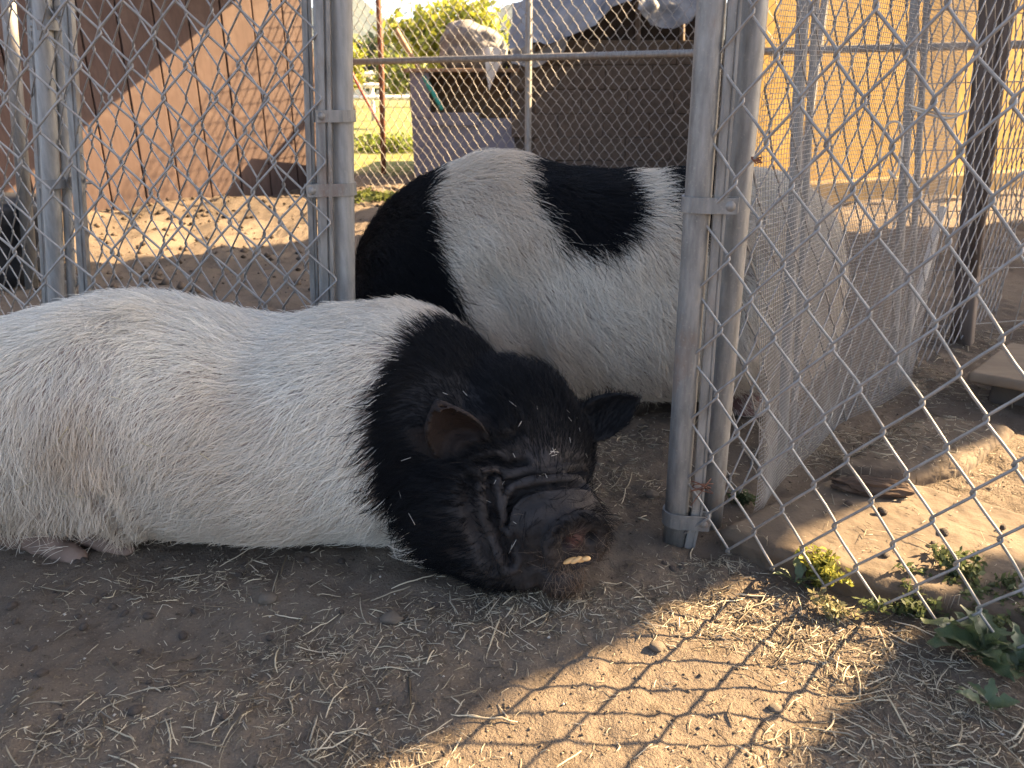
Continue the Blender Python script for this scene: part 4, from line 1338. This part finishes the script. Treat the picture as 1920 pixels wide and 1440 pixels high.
# ---- standing pig behind, seen from its flank, head turned away
bm = bmesh.new()
body_loft(bm, [(-0.362, 1.80, 0.24, 0.02, 0.02), (-0.345, 1.80, 0.24, 0.10, 0.095), (-0.305, 1.79, 0.243, 0.16, 0.155), (-0.235, 1.78, 0.25, 0.20, 0.215), (-0.15, 1.77, 0.258, 0.22, 0.252), (-0.03, 1.76, 0.270, 0.232, 0.266),
               (0.12, 1.75, 0.256, 0.252, 0.250), (0.27, 1.745, 0.246, 0.262, 0.248), (0.42, 1.74, 0.250, 0.258, 0.254), (0.54, 1.735, 0.258, 0.235, 0.246),
               (0.63, 1.73, 0.252, 0.200, 0.212), (0.69, 1.73, 0.248, 0.125, 0.140), (0.71, 1.73, 0.248, 0.02, 0.02)])
ell(bm, (0.51, 1.63, 0.24), (0.165, 0.135, 0.19))
for x, y, r_ in ((0.525, 1.585, 0.055), (0.56, 1.86, 0.055), (-0.20, 1.66, 0.05), (-0.18, 1.88, 0.05)):
    limb(bm, [(x, y + 0.03, 0.22), (x - 0.01, y, 0.10), (x, y, 0.05), (x - 0.012, y, 0.018)], [r_ * 1.3, r_ * 0.75, r_ * 0.62, r_ * 0.68])
ell(bm, (-0.20, 2.00, 0.235), (0.135, 0.16, 0.135))
ell(bm, (-0.17, 2.13, 0.185), (0.105, 0.11, 0.105))
limb(bm, [(-0.17, 2.17, 0.16), (-0.16, 2.27, 0.115), (-0.155, 2.31, 0.10)], [0.075, 0.050, 0.044])
V, F = ear_pts((-0.10, 2.07, 0.29), (0.5, 0.1, 0.55), (0.1, 0.8, 0.1), (-0.5, 0, 0.6), 0.09, 0.036); add_vf(bm, V, F)
V, F = ear_pts((-0.26, 2.07, 0.28), (-0.45, 0.1, 0.45), (0.1, 0.8, 0.1), (0.5, 0, 0.6), 0.08, 0.036); add_vf(bm, V, F)
bmesh.ops.translate(bm, vec=(0, -0.035, -0.004), verts=bm.verts)
p2 = remesh(bm, 0.0062, 6)
co, no = get_co(p2), get_no(p2)
co += no * (0.008 * fbm(co * [5, 5, 6], 3, 55))[:, None]
co[:, 2] = np.maximum(co[:, 2], 0.004)
set_co(p2, co)
crease(p2, [(1395, 480), (1375, 560), (1360, 640)], 0.02, 0.014, 0.006)
crease(p2, [(905, 520), (990, 610), (1000, 700)], 0.03, 0.010, 0.006)


def black2(p):
    nz_ = 0.018 * fbm(p * 15, 3, 8)
    a_ = 1 - sstep(-0.012, 0.012, p[:, 0] - (-0.175 + 0.35 * np.maximum(0.50 - p[:, 2], 0) * 0.8 - 0.15 * (0.3 - p[:, 2]) * (p[:, 2] < 0.3)) + nz_)
    d = np.sqrt(((p[:, 0] - 0.132 - 0.20 * (0.5 - p[:, 2])) / 0.117) ** 2 + ((p[:, 2] - 0.52) / 0.146) ** 2) + nz_ * 4
    b_ = 1 - sstep(0.94, 1.06, d)
    d2 = np.sqrt(((p[:, 0] - 0.368) / 0.062) ** 2 + ((p[:, 2] - 0.53) / 0.13) ** 2) + nz_ * 4
    return np.clip(a_ + b_ + (1 - sstep(0.94, 1.06, d2)), 0, 1)


co, no = get_co(p2), get_no(p2)
bk = black2(co)[:, None]
skin_w = np.array([0.34, 0.265, 0.215]) + 0.05 * fbm(co * 9, 3, 12)[:, None]
lg = (1 - sstep(0.10, 0.16, co[:, 2]))[:, None] * (np.abs(no[:, 2:3]) < 0.75)
skin_w = skin_w * (1 - lg) + np.array([0.22, 0.12, 0.10]) * lg
attr_col(p2, 'col', np.clip(skin_w * (1 - bk) + np.array([0.02, 0.018, 0.018]) * bk, 0.004, 1))
p2.materials.append(M['skin'])
pig2 = bpy.data.objects.new('pig', p2); COL.objects.link(pig2)
tag(pig2, 'white pig with black patches standing in the gateway, head turned away', 'pig')
p, nn = scatter(p2, 80000, 25, lambda c, n_: np.where(n_[:, 1] > 0.35, 0.12, 1.0) * np.where(c[:, 2] < 0.09, 0.3, 1))
isb = black2(p + 0.010 * rng.normal(size=p.shape)) > 0.5
flow = np.stack([np.ones(len(p)), np.zeros(len(p)), -0.35 - 0.7 * sstep(0.05, 0.25, 1.75 - p[:, 1])], 1)
flow += 0.5 * np.stack([fbm(p * 5, 2, 71) * 0.5, 0 * p[:, 0], fbm(p * 5, 2, 72)], 1)
length = 0.050 * rng.uniform(0.6, 1.35, len(p)) * np.where(p[:, 2] < 0.08, 0.5, 1)
lift = rng.uniform(0.15, 0.5, len(p)) + 0.15 * (nn[:, 2] > 0.6)
tone = rng.uniform(0, 1, (len(p), 1))
stain = np.clip(fbm(p * 5, 3, 93) * 0.5 + 0.35 + 0.6 * (1 - sstep(0.08, 0.25, p[:, 2])), 0, 1)[:, None]
cw = np.array([0.92, 0.84, 0.71]) * (0.64 + 0.36 * tone)
cw = cw * (1 - 0.55 * stain) + np.array([0.50, 0.37, 0.25]) * 0.55 * stain
cb = np.array([0.0050, 0.0052, 0.0065]) * (0.5 + 1.1 * tone)
hair_obj('bristles', p, nn, flow, length, lift, 0.00045 * rng.uniform(0.7, 1.25, len(p)), np.where(isb[:, None], cb, cw), pig2, 28, droop=0.15)

# ------------------------------------------------------------------ slabs, bark, board
def prism(name, top, z1, z0, mat, bev=0.006, seed=0, rough=0.003):
    """flat stone: top outline (xy), rounded rim, slightly uneven top"""
    bm = bmesh.new()
    vs_ = [bm.verts.new((p[0], p[1], z1)) for p in top]
    f = bm.faces.new(vs_)
    if f.normal.z < 0: f.normal_flip()
    r_ = bmesh.ops.extrude_face_region(bm, geom=[f])
    nv = [e for e in r_['geom'] if isinstance(e, bmesh.types.BMVert)]
    for q in nv: q.co.z = z0
    bmesh.ops.recalc_face_normals(bm, faces=bm.faces)
    bmesh.ops.bevel(bm, geom=[e for e in bm.edges if all(abs(v.co.z - z1) < 1e-5 for v in e.verts) or abs(e.verts[0].co.z - e.verts[1].co.z) > 0.005], offset=bev, segments=2, affect='EDGES')
    me = remesh(bm, 0.005, 2); me.name = name
    q = get_co(me); nq = get_no(me)
    d = rough * (fbm(q * 14, 4, seed) + 0.35 * fbm(q * 70, 3, seed + 4))
    set_co(me, q + nq * d[:, None])
    c = np.mean([p[:2] for p in top], 0)
    me.transform(Matrix.Translation((-c[0], -c[1], 0)))
    o = link(name, me, mat); o.location = (c[0], c[1], 0)
    return o


m, t, b = nmat('dusty_concrete')
v = pos(t)
f = tnoise(t, 9, 6, 0.65, v)
c_ = ramp(t, f, [(0.3, (0.085, 0.062, 0.042)), (0.7, (0.140, 0.104, 0.069))])
f2 = tnoise(t, 120, 4, 0.7, v)
c_ = mix(t, c_, (0.075, 0.058, 0.043), ramp(t, f2, [(0.55, 0), (0.70, 0.7)]))
t.links.new(c_, b.inputs['Base Color']); b.inputs['Roughness'].default_value = 0.95
bump(t, b, f2, 0.5, 0.003)
M['concrete'] = m
pts = [(1342, 985), (1420, 1018), (1510, 1048), (1640, 1085), (1760, 1115), (1990, 1175), (2080, 1010), (1850, 935), (1700, 897), (1570, 882), (1450, 932)]
tag(prism('concrete_slab', [G(px_, py_, 0.034) for px_, py_ in pts], 0.034, -0.03, M['concrete'], 0.010, 3, 0.0035), 'dusty tan concrete slab lying under the near chain link fence', 'slab')
pts = [(1560, 872), (1610, 840), (1690, 796), (1745, 776), (1830, 786), (1905, 800), (1810, 868), (1700, 893)]
tag(prism('paver', [G(px_, py_, 0.026) for px_, py_ in pts], 0.026, -0.03, M['concrete'], 0.009, 6, 0.004), 'earth covered paver in the shade behind the concrete slab', 'paver')
M['plank'] = simple('old_plank', (0.13, 0.098, 0.068), (0.20, 0.155, 0.108), 18, 0.85, stretch=(0.3, 1, 1))
pts = [(1815, 698), (1925, 717), (2080, 742), (2110, 684), (1892, 640)]
tag(prism('plank', [G(px_, py_, 0.085) for px_, py_ in pts], 0.085, 0.062, M['plank'], 0.003, 8, 0.001), 'sunlit edge of a plank raised off the ground near the picture edge', 'plank')
pts = [(1862, 705), (1950, 720), (2080, 745), (2100, 690), (1900, 660)]
tag(prism('support_block', [G(px_, py_, 0.0615) for px_, py_ in pts], 0.0615, -0.02, M['mortar'], 0.004, 9, 0.002), 'dark block propping up the plank', 'block')
M['barkchunk'] = simple('bark_chunk', (0.040, 0.026, 0.018), (0.12, 0.08, 0.055), 60, 0.95, stretch=(0.25, 1, 1), bs=0.9, bd=0.006)
a_, b_ = G(1578, 905, 0.05), G(1690, 912, 0.05)
bm = bmesh.new(); bmesh.ops.create_icosphere(bm, subdivisions=4, radius=1)
q = np.array([v.co[:] for v in bm.verts]); q *= (1 + 0.22 * fbm(q * [1.2, 4, 4], 4, 19))[:, None]; q *= [0.062, 0.020, 0.015]
for vv, c in zip(bm.verts, q): vv.co = c
me = bpy.data.meshes.new('bark_chunk'); bm.to_mesh(me); bm.free()
bc = link('bark_chunk', me, M['barkchunk']); bc.location = ((a_ + b_) / 2) * [1, 1, 0] + np.array([0, 0, 0.046]); bc.rotation_euler = (0, 0, -0.25)
tag(bc, 'dark shaggy chunk of bark on the concrete slab', 'bark')

# ------------------------------------------------------------------ straw, crumbs, dung, stones
CL = [  # picture position, spread (m), weight
    (700, 1215, 0.10, 0.035, 1.6), (560, 1215, 0.08, 0.03, 1.0), (930, 1150, 0.09, 0.03, 2.0), (680, 1400, 0.06, 0.03, 1.6), (440, 1090, 0.07, 0.03, 0.9), (560, 1300, 0.10, 0.03, 1.0),
    (150, 1380, 0.08, 0.03, 1.2), (250, 1110, 0.08, 0.03, 0.7), (330, 1300, 0.10, 0.04, 0.8), (1330, 1130, 0.07, 0.025, 1.8), (1430, 1180, 0.08, 0.03, 2.0), (1600, 1230, 0.07, 0.04, 2.6),
    (1750, 1300, 0.06, 0.04, 2.2), (1800, 1400, 0.07, 0.03, 2.0), (1560, 1400, 0.08, 0.03, 1.3), (1330, 1060, 0.04, 0.02, 0.9), (1150, 900, 0.05, 0.06, 1.4), (1180, 830, 0.06, 0.05, 1.2),
    (1120, 1150, 0.08, 0.03, 0.9), (1660, 830, 0.12, 0.05, 2.0), (1720, 730, 0.12, 0.07, 2.5), (1830, 640, 0.14, 0.10, 3.2), (1560, 860, 0.07, 0.03, 1.5), (1850, 880, 0.10, 0.06, 1.2), (1000, 1120, 0.05, 0.02, 1.3), (1690, 690, 0.05, 0.04, 1.6)]
cw_ = np.array([c[4] for c in CL]); cc_ = np.array([G(c[0], c[1]) for c in CL]); cs_ = np.array([[c[2], c[3]] for c in CL])


def straw_pos(n, frac, r):
    m_ = int(n * frac)
    k = r.choice(len(CL), m_, p=cw_ / cw_.sum())
    A = cc_[k][:, :2] + r.normal(size=(m_, 2)) * cs_[k]
    y = r.uniform(0.5, 2.0, n - m_); x = r.uniform(-0.95, 0.95, n - m_) * (0.25 + 0.55 * y)
    return np.concatenate([A, np.stack([x, y], 1)])


def surf_h(x, y):
    h = gh(x, y)
    d = seg_dist(np.stack([x, y, 0 * x], 1), np.array([[9., 9, 0], [9.1, 9, 0]]))
    return h


slab_xy = np.array([G(px_, py_, 0.034)[:2] for px_, py_ in [(1342, 985), (1510, 1048), (1760, 1115), (1990, 1175), (2080, 1010), (1850, 935), (1700, 897), (1570, 882)]])
pav_xy = np.array([G(px_, py_, 0.026)[:2] for px_, py_ in [(1560, 872), (1690, 796), (1745, 776), (1905, 800), (1810, 868), (1700, 893)]])


def inside(P, poly):
    c = np.zeros(len(P), bool)
    for i in range(len(poly)):
        a_, b_ = poly[i], poly[i - 1]
        cond = ((a_[1] > P[:, 1]) != (b_[1] > P[:, 1])) & (P[:, 0] < (b_[0] - a_[0]) * (P[:, 1] - a_[1]) / (b_[1] - a_[1] + 1e-12) + a_[0])
        c ^= cond
    return c


def straws(n, lmin, lmax, wmin, wmax, frac, seed, pts=5, up=0.25):
    r = np.random.default_rng(seed)
    xy = straw_pos(n, frac, r)
    L = lmin + (lmax - lmin) * r.uniform(0, 1, n) ** 1.8; wd = r.uniform(wmin, wmax, n)
    a_ = r.uniform(0, 2 * math.pi, n); cur = r.normal(size=n) * 0.35 * np.where(r.uniform(size=n) < 0.15, 4, 1)
    kink = np.where(r.uniform(size=n) < 0.25, r.normal(size=n) * 1.2, 0)
    t_ = np.linspace(-0.5, 0.5, pts)[None]
    ang = a_[:, None] + cur[:, None] * t_ + kink[:, None] * (t_ > 0)
    dx = np.cumsum(np.cos(ang) * (L / (pts - 1))[:, None], 1); dy = np.cumsum(np.sin(ang) * (L / (pts - 1))[:, None], 1)
    P = np.zeros((n, pts, 3))
    P[:, :, 0] = xy[:, :1] + dx - dx.mean(1, keepdims=True); P[:, :, 1] = xy[:, 1:] + dy - dy.mean(1, keepdims=True)
    h = gh(P[:, :, 0], P[:, :, 1])
    flat = P[:, :, :2].reshape(-1, 2)
    h = np.where(inside(flat, slab_xy).reshape(h.shape), 0.036, h)
    h = np.where(inside(flat, pav_xy).reshape(h.shape), 0.028, h)
    tilt = np.abs(r.normal(size=(n, 1))) * up * L[:, None] * 0.35
    P[:, :, 2] = h + wd[:, None] * 0.45 + 0.0015 * r.uniform(0, 1, (n, 1)) + tilt * (t_ + 0.5) ** 1.5 + 0.25 * tilt * np.sin((t_ + 0.5) * 3.1)
    V, F = tubes(P, np.repeat(wd[:, None] / 2, pts, 1) * np.array([0.7] + [1] * (pts - 2) + [0.6])[None], 4)
    c = np.array([0.50, 0.425, 0.30]) * r.uniform(0.40, 1.3, (n, 1)) + r.normal(size=(n, 1)) * [0.02, 0.012, 0.0]
    dk = r.uniform(size=(n, 1)) < 0.28
    c = np.where(dk, c * [0.42, 0.38, 0.35], c)
    return V, F, np.repeat(np.clip(c, 0.02, 0.8), pts * 4, 0)


S1 = straws(900, 0.014, 0.062, 0.0007, 0.0021, 0.80, 1)
S2 = straws(110, 0.040, 0.075, 0.0010, 0.0026, 0.8, 2, 7, 0.15)
S3 = straws(12500, 0.004, 0.016, 0.0005, 0.0012, 0.70, 3, 4, 0.15)
S4 = straws(1700, 0.010, 0.034, 0.0007, 0.0016, 0.85, 4, 5, 0.3)
V, F = join([(q[0], q[1]) for q in (S1, S2, S3, S4)])
me = mesh_np('straw_litter', V, F); attr_col(me, 'col', np.concatenate([q[2] for q in (S1, S2, S3, S4)]))
tag(link('straw_litter', me, M['straw']), 'loose dry straw and hay bits strewn over the dirt', kind='stuff')

r = np.random.default_rng(77)
n = 17000
y = 0.48 + 1.5 * r.uniform(size=n) ** 1.6; x = r.uniform(-1, 1, n) * (0.28 + 0.62 * y)
rad = 0.0007 + 0.0022 * r.uniform(size=n) ** 4
oc = np.array([[1, 0, 0], [0, 1, 0], [-1, 0, 0], [0, -1, 0], [0, 0, 0.8], [0, 0, -0.8]], float)
of = np.array([[0, 1, 4], [1, 2, 4], [2, 3, 4], [3, 0, 4], [1, 0, 5], [2, 1, 5], [3, 2, 5], [0, 3, 5]])
V = oc[None] * r.uniform(0.6, 1.3, (n, 6, 1)) * rad[:, None, None]
rot = r.uniform(0, 6.28, n); cx, sx_ = np.cos(rot)[:, None], np.sin(rot)[:, None]
V = np.stack([V[:, :, 0] * cx - V[:, :, 1] * sx_, V[:, :, 0] * sx_ + V[:, :, 1] * cx, V[:, :, 2]], -1)
V += np.stack([x, y, gh(x, y) + rad * 0.3], 1)[:, None]
F = (of[None] + 6 * np.arange(n)[:, None, None]).reshape(-1, 3)
c = np.array([0.145, 0.115, 0.084]) * r.uniform(0.4, 1.5, (n, 1)); c[r.uniform(size=n) < 0.04] = [0.42, 0.38, 0.32]
me = mesh_np('soil_crumbs', V.reshape(-1, 3), F); attr_col(me, 'col', np.repeat(c, 6, 0))
tag(link('soil_crumbs', me, M['crumb']), 'fine crumbs of soil and grit over the ground', kind='stuff')

r = np.random.default_rng(78)
n = 2600
y = r.uniform(2.6, 6.0, n); x = -0.25 * y + r.normal(size=n) * 0.9 - 0.6
rad = 0.003 + 0.022 * r.uniform(size=n) ** 6
V = oc[None] * r.uniform(0.6, 1.3, (n, 6, 1)) * rad[:, None, None] + np.stack([x, y, gh(x, y) + rad * 0.2], 1)[:, None]
F = (of[None] + 6 * np.arange(n)[:, None, None]).reshape(-1, 3)
me = mesh_np('yard_clods', V.reshape(-1, 3), F); attr_col(me, 'col', np.repeat(np.array([0.085, 0.064, 0.047]) * r.uniform(0.3, 1.4, (n, 1)), 6, 0))
tag(link('yard_clods', me, M['crumb']), 'trampled clods of soil in the yard before the barn', kind='stuff')

M['dung'] = simple('dung', (0.040, 0.031, 0.025), (0.095, 0.073, 0.056), 120, 0.8, bs=0.5)
M['stone'] = simple('stone', (0.085, 0.068, 0.052), (0.16, 0.128, 0.096), 60, 0.9, bs=0.4)


def lump_me(name, seed, sq=(1, 0.8, 0.7), amp=0.18):
    bm = bmesh.new(); bmesh.ops.create_icosphere(bm, subdivisions=3, radius=1)
    q = np.array([v.co[:] for v in bm.verts]); q = q * (1 + amp * fbm(q * 1.8, 3, seed))[:, None] * sq
    for vv, c in zip(bm.verts, q): vv.co = c
    me = bpy.data.meshes.new(name); bm.to_mesh(me); bm.free()
    me.polygons.foreach_set('use_smooth', np.ones(len(me.polygons), dtype=bool))
    return me


dm = [lump_me('dung_pellet', k) for k in (1, 2, 3)]
for q in dm: q.materials.append(M['dung'])
DP = [(146, 1062), (160, 1058), (195, 1116), (177, 1129), (211, 1137), (24, 1142), (29, 1168), (146, 1153), (156, 1171), (279, 1155), (234, 1150), (260, 1205), (81, 1270), (318, 1291), (279, 1278), (255, 1335),
      (448, 1077), (458, 1064), (641, 1054), (365, 1142), (641, 1153), (318, 1426), (115, 1343), (578, 1059), (818, 1132), (1246, 1058), (1262, 1066), (1279, 1060), (1660, 1042), (1770, 1000), (1750, 1020), (1690, 1050), (1880, 990),
      (105, 1110), (340, 1178), (505, 1190), (60, 1215), (420, 1345), (215, 1240), (1590, 945), (1655, 960)]
for i, (px_, py_) in enumerate(DP):
    onslab = px_ > 1500
    g = G(px_, py_, 0.036 if onslab else 0.0)
    o = link('dung_pellet', dm[i % 3]); s_ = 0.0062 * random.uniform(0.6, 1.35)
    o.location = (g[0], g[1], (0.036 if onslab else gh1(g[0], g[1])) + s_ * 0.25); o.scale = (s_, s_, s_)
    o.rotation_euler = (random.uniform(-0.4, 0.4), random.uniform(-0.4, 0.4), random.uniform(0, 6))
    if px_ > 1500: tag(o, 'small dark dung pellet lying on or by the concrete slab', 'dung', 'dung pellets on the slab')
    elif px_ > 1200: tag(o, 'small dark dung pellet at the foot of the tall end post', 'dung', 'dung pellets by the end post')
    elif px_ > 430: tag(o, 'small dark dung pellet in the straw below the white belly', 'dung', 'dung pellets below the belly')
    else: tag(o, 'small dark dung pellet on the dirt near the hind foot of the lying pig', 'dung', 'dung pellets near the hind foot')
for i, (px_, py_, s_, lab) in enumerate([(734, 1160, 0.0145, 'rounded earthy stone among the straw below the white pig belly'), (503, 1128, 0.013, 'flat round stone half buried in the smooth hollow'),
                                         (1231, 1218, 0.010, 'small stone in the sunlit strip by the fence shadow'), (1454, 1330, 0.008, 'tiny pale stone in the sunlit strip near the weeds'), (1222, 930, 0.012, 'dirt clod in the gateway beside the tall end post')]):
    g = G(px_, py_)
    o = link('stone', lump_me('stone', 30 + i, (1, 0.85, 0.55), 0.2), M['stone']); o.scale = (s_, s_, s_)
    o.location = (g[0], g[1], gh1(g[0], g[1]) + s_ * 0.2); tag(o, lab, 'stone')

# ------------------------------------------------------------------ weeds
def feather_weed(name, px_, py_, n, rx, h, cols, label, seed, leaf=0.0055, lean=(0, 0)):
    r = np.random.default_rng(seed)
    g = G(px_, py_); g = np.array([g[0], g[1], gh1(g[0], g[1])])
    root = empty(name, tuple(g)); tag(root, label, 'plant')
    ns = max(7, n // 45)
    tips = g + np.stack([r.normal(size=ns) * rx + lean[0], r.normal(size=ns) * rx * 0.8 + lean[1], h * r.uniform(0.45, 1.1, ns)], 1)
    k = np.linspace(0, 1, 6)[None, :, None]
    base = g + np.stack([r.normal(size=ns) * rx * 0.25, r.normal(size=ns) * rx * 0.25, -0.003 * np.ones(ns)], 1)
    P = base[:, None] * (1 - k) + tips[:, None] * k; P[:, :, 2] += 0.25 * h * np.sin(k[0, :, 0] * 3.14)[None]
    V, F = tubes(P, np.array([1, 0.9, 0.8, 0.65, 0.5, 0.3])[None] * 0.0011, 5)
    me = mesh_np('stems', V, F, True); attr_col(me, 'col', np.tile(np.array(cols[0]) * 1.0, (len(V), 1))); part('stems', me, M['leaf'], root)
    kk_ = r.uniform(0.15, 1.0, n); si = r.integers(0, ns, n)
    idx_ = np.clip((kk_ * 5).astype(int), 0, 4); fr2 = (kk_ * 5 - idx_)[:, None]
    c = P[si, idx_] * (1 - fr2) + P[si, idx_ + 1] * fr2 + r.normal(size=(n, 3)) * 0.0042
    V, F, cc = leaf_cloud(c, n, leaf, cols, seed + 3)
    me = mesh_np('leaflets', V, F); attr_col(me, 'col', cc); part('leaflets', me, M['leaf'], root)
    return root


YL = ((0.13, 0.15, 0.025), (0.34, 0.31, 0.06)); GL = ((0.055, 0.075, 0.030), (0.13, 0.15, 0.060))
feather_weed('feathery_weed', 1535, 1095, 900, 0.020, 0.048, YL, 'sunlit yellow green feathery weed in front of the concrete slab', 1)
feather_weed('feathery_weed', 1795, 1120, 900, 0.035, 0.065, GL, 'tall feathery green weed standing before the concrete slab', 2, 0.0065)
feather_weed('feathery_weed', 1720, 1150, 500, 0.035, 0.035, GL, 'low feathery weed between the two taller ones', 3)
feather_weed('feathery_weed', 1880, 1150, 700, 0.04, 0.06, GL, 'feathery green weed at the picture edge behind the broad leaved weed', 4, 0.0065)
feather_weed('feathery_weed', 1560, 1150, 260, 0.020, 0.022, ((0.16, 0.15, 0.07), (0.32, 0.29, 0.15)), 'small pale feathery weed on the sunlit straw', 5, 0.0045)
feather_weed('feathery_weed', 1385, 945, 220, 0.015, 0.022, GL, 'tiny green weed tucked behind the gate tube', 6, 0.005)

m, t, b = nmat('broad_leaf')
f = tnoise(t, 60, 4, 0.6, pos(t))
c_ = ramp(t, f, [(0.3, (0.055, 0.080, 0.035)), (0.7, (0.115, 0.145, 0.065))])
t.links.new(c_, b.inputs['Base Color']); b.inputs['Roughness'].default_value = 0.5
trn = t.nodes.new('ShaderNodeBsdfTranslucent'); t.links.new(c_, trn.inputs[0])
mx = t.nodes.new('ShaderNodeMixShader'); mx.inputs[0].default_value = 0.25
t.links.new(b.outputs[0], mx.inputs[1]); t.links.new(trn.outputs[0], mx.inputs[2]); t.links.new(mx.outputs[0], t.nodes['Material Output'].inputs[0])
M['broad'] = m


def leaf_me(seed, wide=0.20, lobes=2.5, arch=0.35):
    r = np.random.default_rng(seed)
    nr = 13
    u = np.linspace(0, 1, nr)
    w_ = wide * np.sin(np.pi * np.clip(u * 0.93 + 0.05, 0, 1)) ** 0.75 * (1 + 0.28 * np.sin(u * lobes * 6.28 + r.uniform(0, 6))) * (0.35 + 0.65 * sstep(0.12, 0.45, u))
    V = []
    for i in range(nr):
        z = arch * (u[i] * 1.1 - 1.1 * u[i] ** 2) + 0.02 * r.normal()
        for s_ in (-1, -0.5, 0, 0.5, 1):
            V.append((u[i], w_[i] * s_, z + 0.35 * w_[i] * abs(s_) + 0.01 * r.normal()))
    F = [(i * 5 + j, (i + 1) * 5 + j, (i + 1) * 5 + j + 1, i * 5 + j + 1) for i in range(nr - 1) for j in range(4)]
    return mesh_np('leaf', V, F, True)


lms = [leaf_me(k, 0.17 + 0.03 * (k % 3), 2.2 + 0.4 * k) for k in range(4)]
for q in lms: q.materials.append(M['broad'])


def rosette(name, px_, py_, n, L, label, seed, el=(0.15, 0.9)):
    r = random.Random(seed)
    g = G(px_, py_)
    root = empty(name, (g[0], g[1], gh1(g[0], g[1]) + 0.004)); tag(root, label, 'plant')
    for i in range(n):
        o = link('leaf', lms[r.randrange(4)], None, root)
        s_ = L * r.uniform(0.6, 1.15)
        o.scale = (s_, s_, s_)
        o.rotation_euler = (r.uniform(-0.4, 0.4), -r.uniform(*el), i * 2.4 + r.uniform(-0.4, 0.4))
        o.location = (r.uniform(-0.006, 0.006), r.uniform(-0.006, 0.006), 0.001 * i)
    return root


rosette('broad_leaved_weed', 1835, 1235, 17, 0.072, 'broad leaved dusty green weed in the shady lower corner', 4)
rosette('broad_leaved_weed', 1905, 1265, 12, 0.062, 'broad leaved weed cut by the picture edge', 6)
rosette('broad_leaved_weed', 1495, 1100, 8, 0.034, 'small leafy weed beside the sunlit feathery one', 9)
rosette('broad_leaved_weed', 1850, 1330, 7, 0.034, 'little leafy seedling below the broad leaved weed', 12)

# ------------------------------------------------------------------ straw caught on the pigs, scraps at the snout
def stuck(me, segs, name, label, wid=0.0013, colr=(0.62, 0.52, 0.32)):
    Ps = []
    for a_, b_ in segs:
        q = on_mesh(me, [a_, ((a_[0] + b_[0]) / 2, (a_[1] + b_[1]) / 2), b_])
        if len(q) == 3:
            q = q + (CAM - q) / np.linalg.norm(CAM - q, axis=1, keepdims=True) * 0.009
            Ps.append(np.stack([np.interp(np.linspace(0, 2, 5), [0, 1, 2], q[:, i]) for i in range(3)], 1))
    V, F = tubes(np.array(Ps), wid / 2, 4)
    me2 = mesh_np(name, V, F); attr_col(me2, 'col', np.tile(colr, (len(V), 1)))
    return tag(link(name, me2, M['straw']), label, kind='stuff')


stuck(pme, [((82, 675), (95, 698)), ((100, 840), (128, 800)), ((25, 920), (67, 902)), ((108, 929), (157, 933)), ((172, 920), (188, 890)), ((220, 878), (245, 870)), ((250, 880), (262, 884)), ((262, 830), (285, 838)), ((375, 850), (392, 862)), ((205, 742), (228, 750)),
            ((160, 800), (170, 818)), ((278, 868), (282, 890))], 'straw_bits', 'bits of straw caught in the coat of the white pig')
stuck(pme, [((955, 752), (968, 762)), ((752, 864), (770, 858)), ((766, 962), (778, 984)), ((954, 1038), (968, 1012)), ((960, 1022), (956, 1036)), ((830, 736), (840, 740)), ((868, 733), (876, 742)), ((972, 800), (978, 790)), ((1006, 760), (1008, 768)), ((1062, 768), (1068, 774)), ((1066, 782), (1072, 790)),
            ((1082, 780), (1082, 786)), ((1086, 802), (1088, 810)), ((1068, 820), (1070, 830)), ((962, 850), (966, 858)), ((1012, 892), (1020, 888)), ((1022, 888), (1026, 896)), ((926, 908), (930, 900)), ((942, 908), (946, 902)), ((912, 938), (920, 942)), ((748, 920), (752, 934)), ((962, 978), (968, 982)),
            ((1030, 852), (1042, 842)), ((1032, 846), (1048, 848)), ((1034, 855), (1044, 852)), ((1036, 840), (1040, 850)), ((1098, 850), (1102, 858))], 'chaff_flecks', 'pale flecks of chaff sprinkled over the black face', 0.0007, (0.50, 0.46, 0.40))
M['scrap'] = simple('food_scrap', (0.55, 0.30, 0.11), (0.72, 0.45, 0.20), 60, 0.6)
qs = on_mesh(pme, [(1068, 1046), (1080, 1040), (1095, 1036), (1092, 1050), (1108, 1042)])
if len(qs) >= 3:
    o0 = qs[0] + np.array([0, -0.006, 0.0])
    bm = bmesh.new()
    for k, (dx, dz, L, an) in enumerate([(0.0, 0.0, 0.013, 0.35), (0.008, 0.002, 0.011, 0.5), (0.015, 0.001, 0.009, 0.2), (0.021, 0.004, 0.008, 0.0)]):
        ell(bm, (dx, -0.002 * (k % 2), dz), (L * 0.75, 0.0035, 0.0032), (0, -an, 0.2))
    me = bpy.data.meshes.new('food_scrap'); bm.to_mesh(me); bm.free()
    me.polygons.foreach_set('use_smooth', np.ones(len(me.polygons), dtype=bool))
    o = link('food_scrap', me, M['scrap']); o.location = o0; tag(o, 'pale orange food scrap stuck at the mouth of the lying pig', 'food')

# ------------------------------------------------------------------ air: far hills fade to blue grey
hz_me = box_me('haze', 3200, 1760, 175, 0); xform(hz_me, Matrix.Translation((0, 780, 77)))
mh = bpy.data.materials.new('haze_air'); mh.use_nodes = True
th_ = mh.node_tree; th_.nodes.clear()
ov = th_.nodes.new('ShaderNodeOutputMaterial'); pv = th_.nodes.new('ShaderNodeVolumePrincipled')
pv.inputs['Color'].default_value = (0.70, 0.82, 1.0, 1); pv.inputs['Density'].default_value = 0.00016
th_.links.new(pv.outputs[0], ov.inputs['Volume'])
tag(link('haze', hz_me, mh), 'thin pale air between the pen and the far hills', kind='stuff')
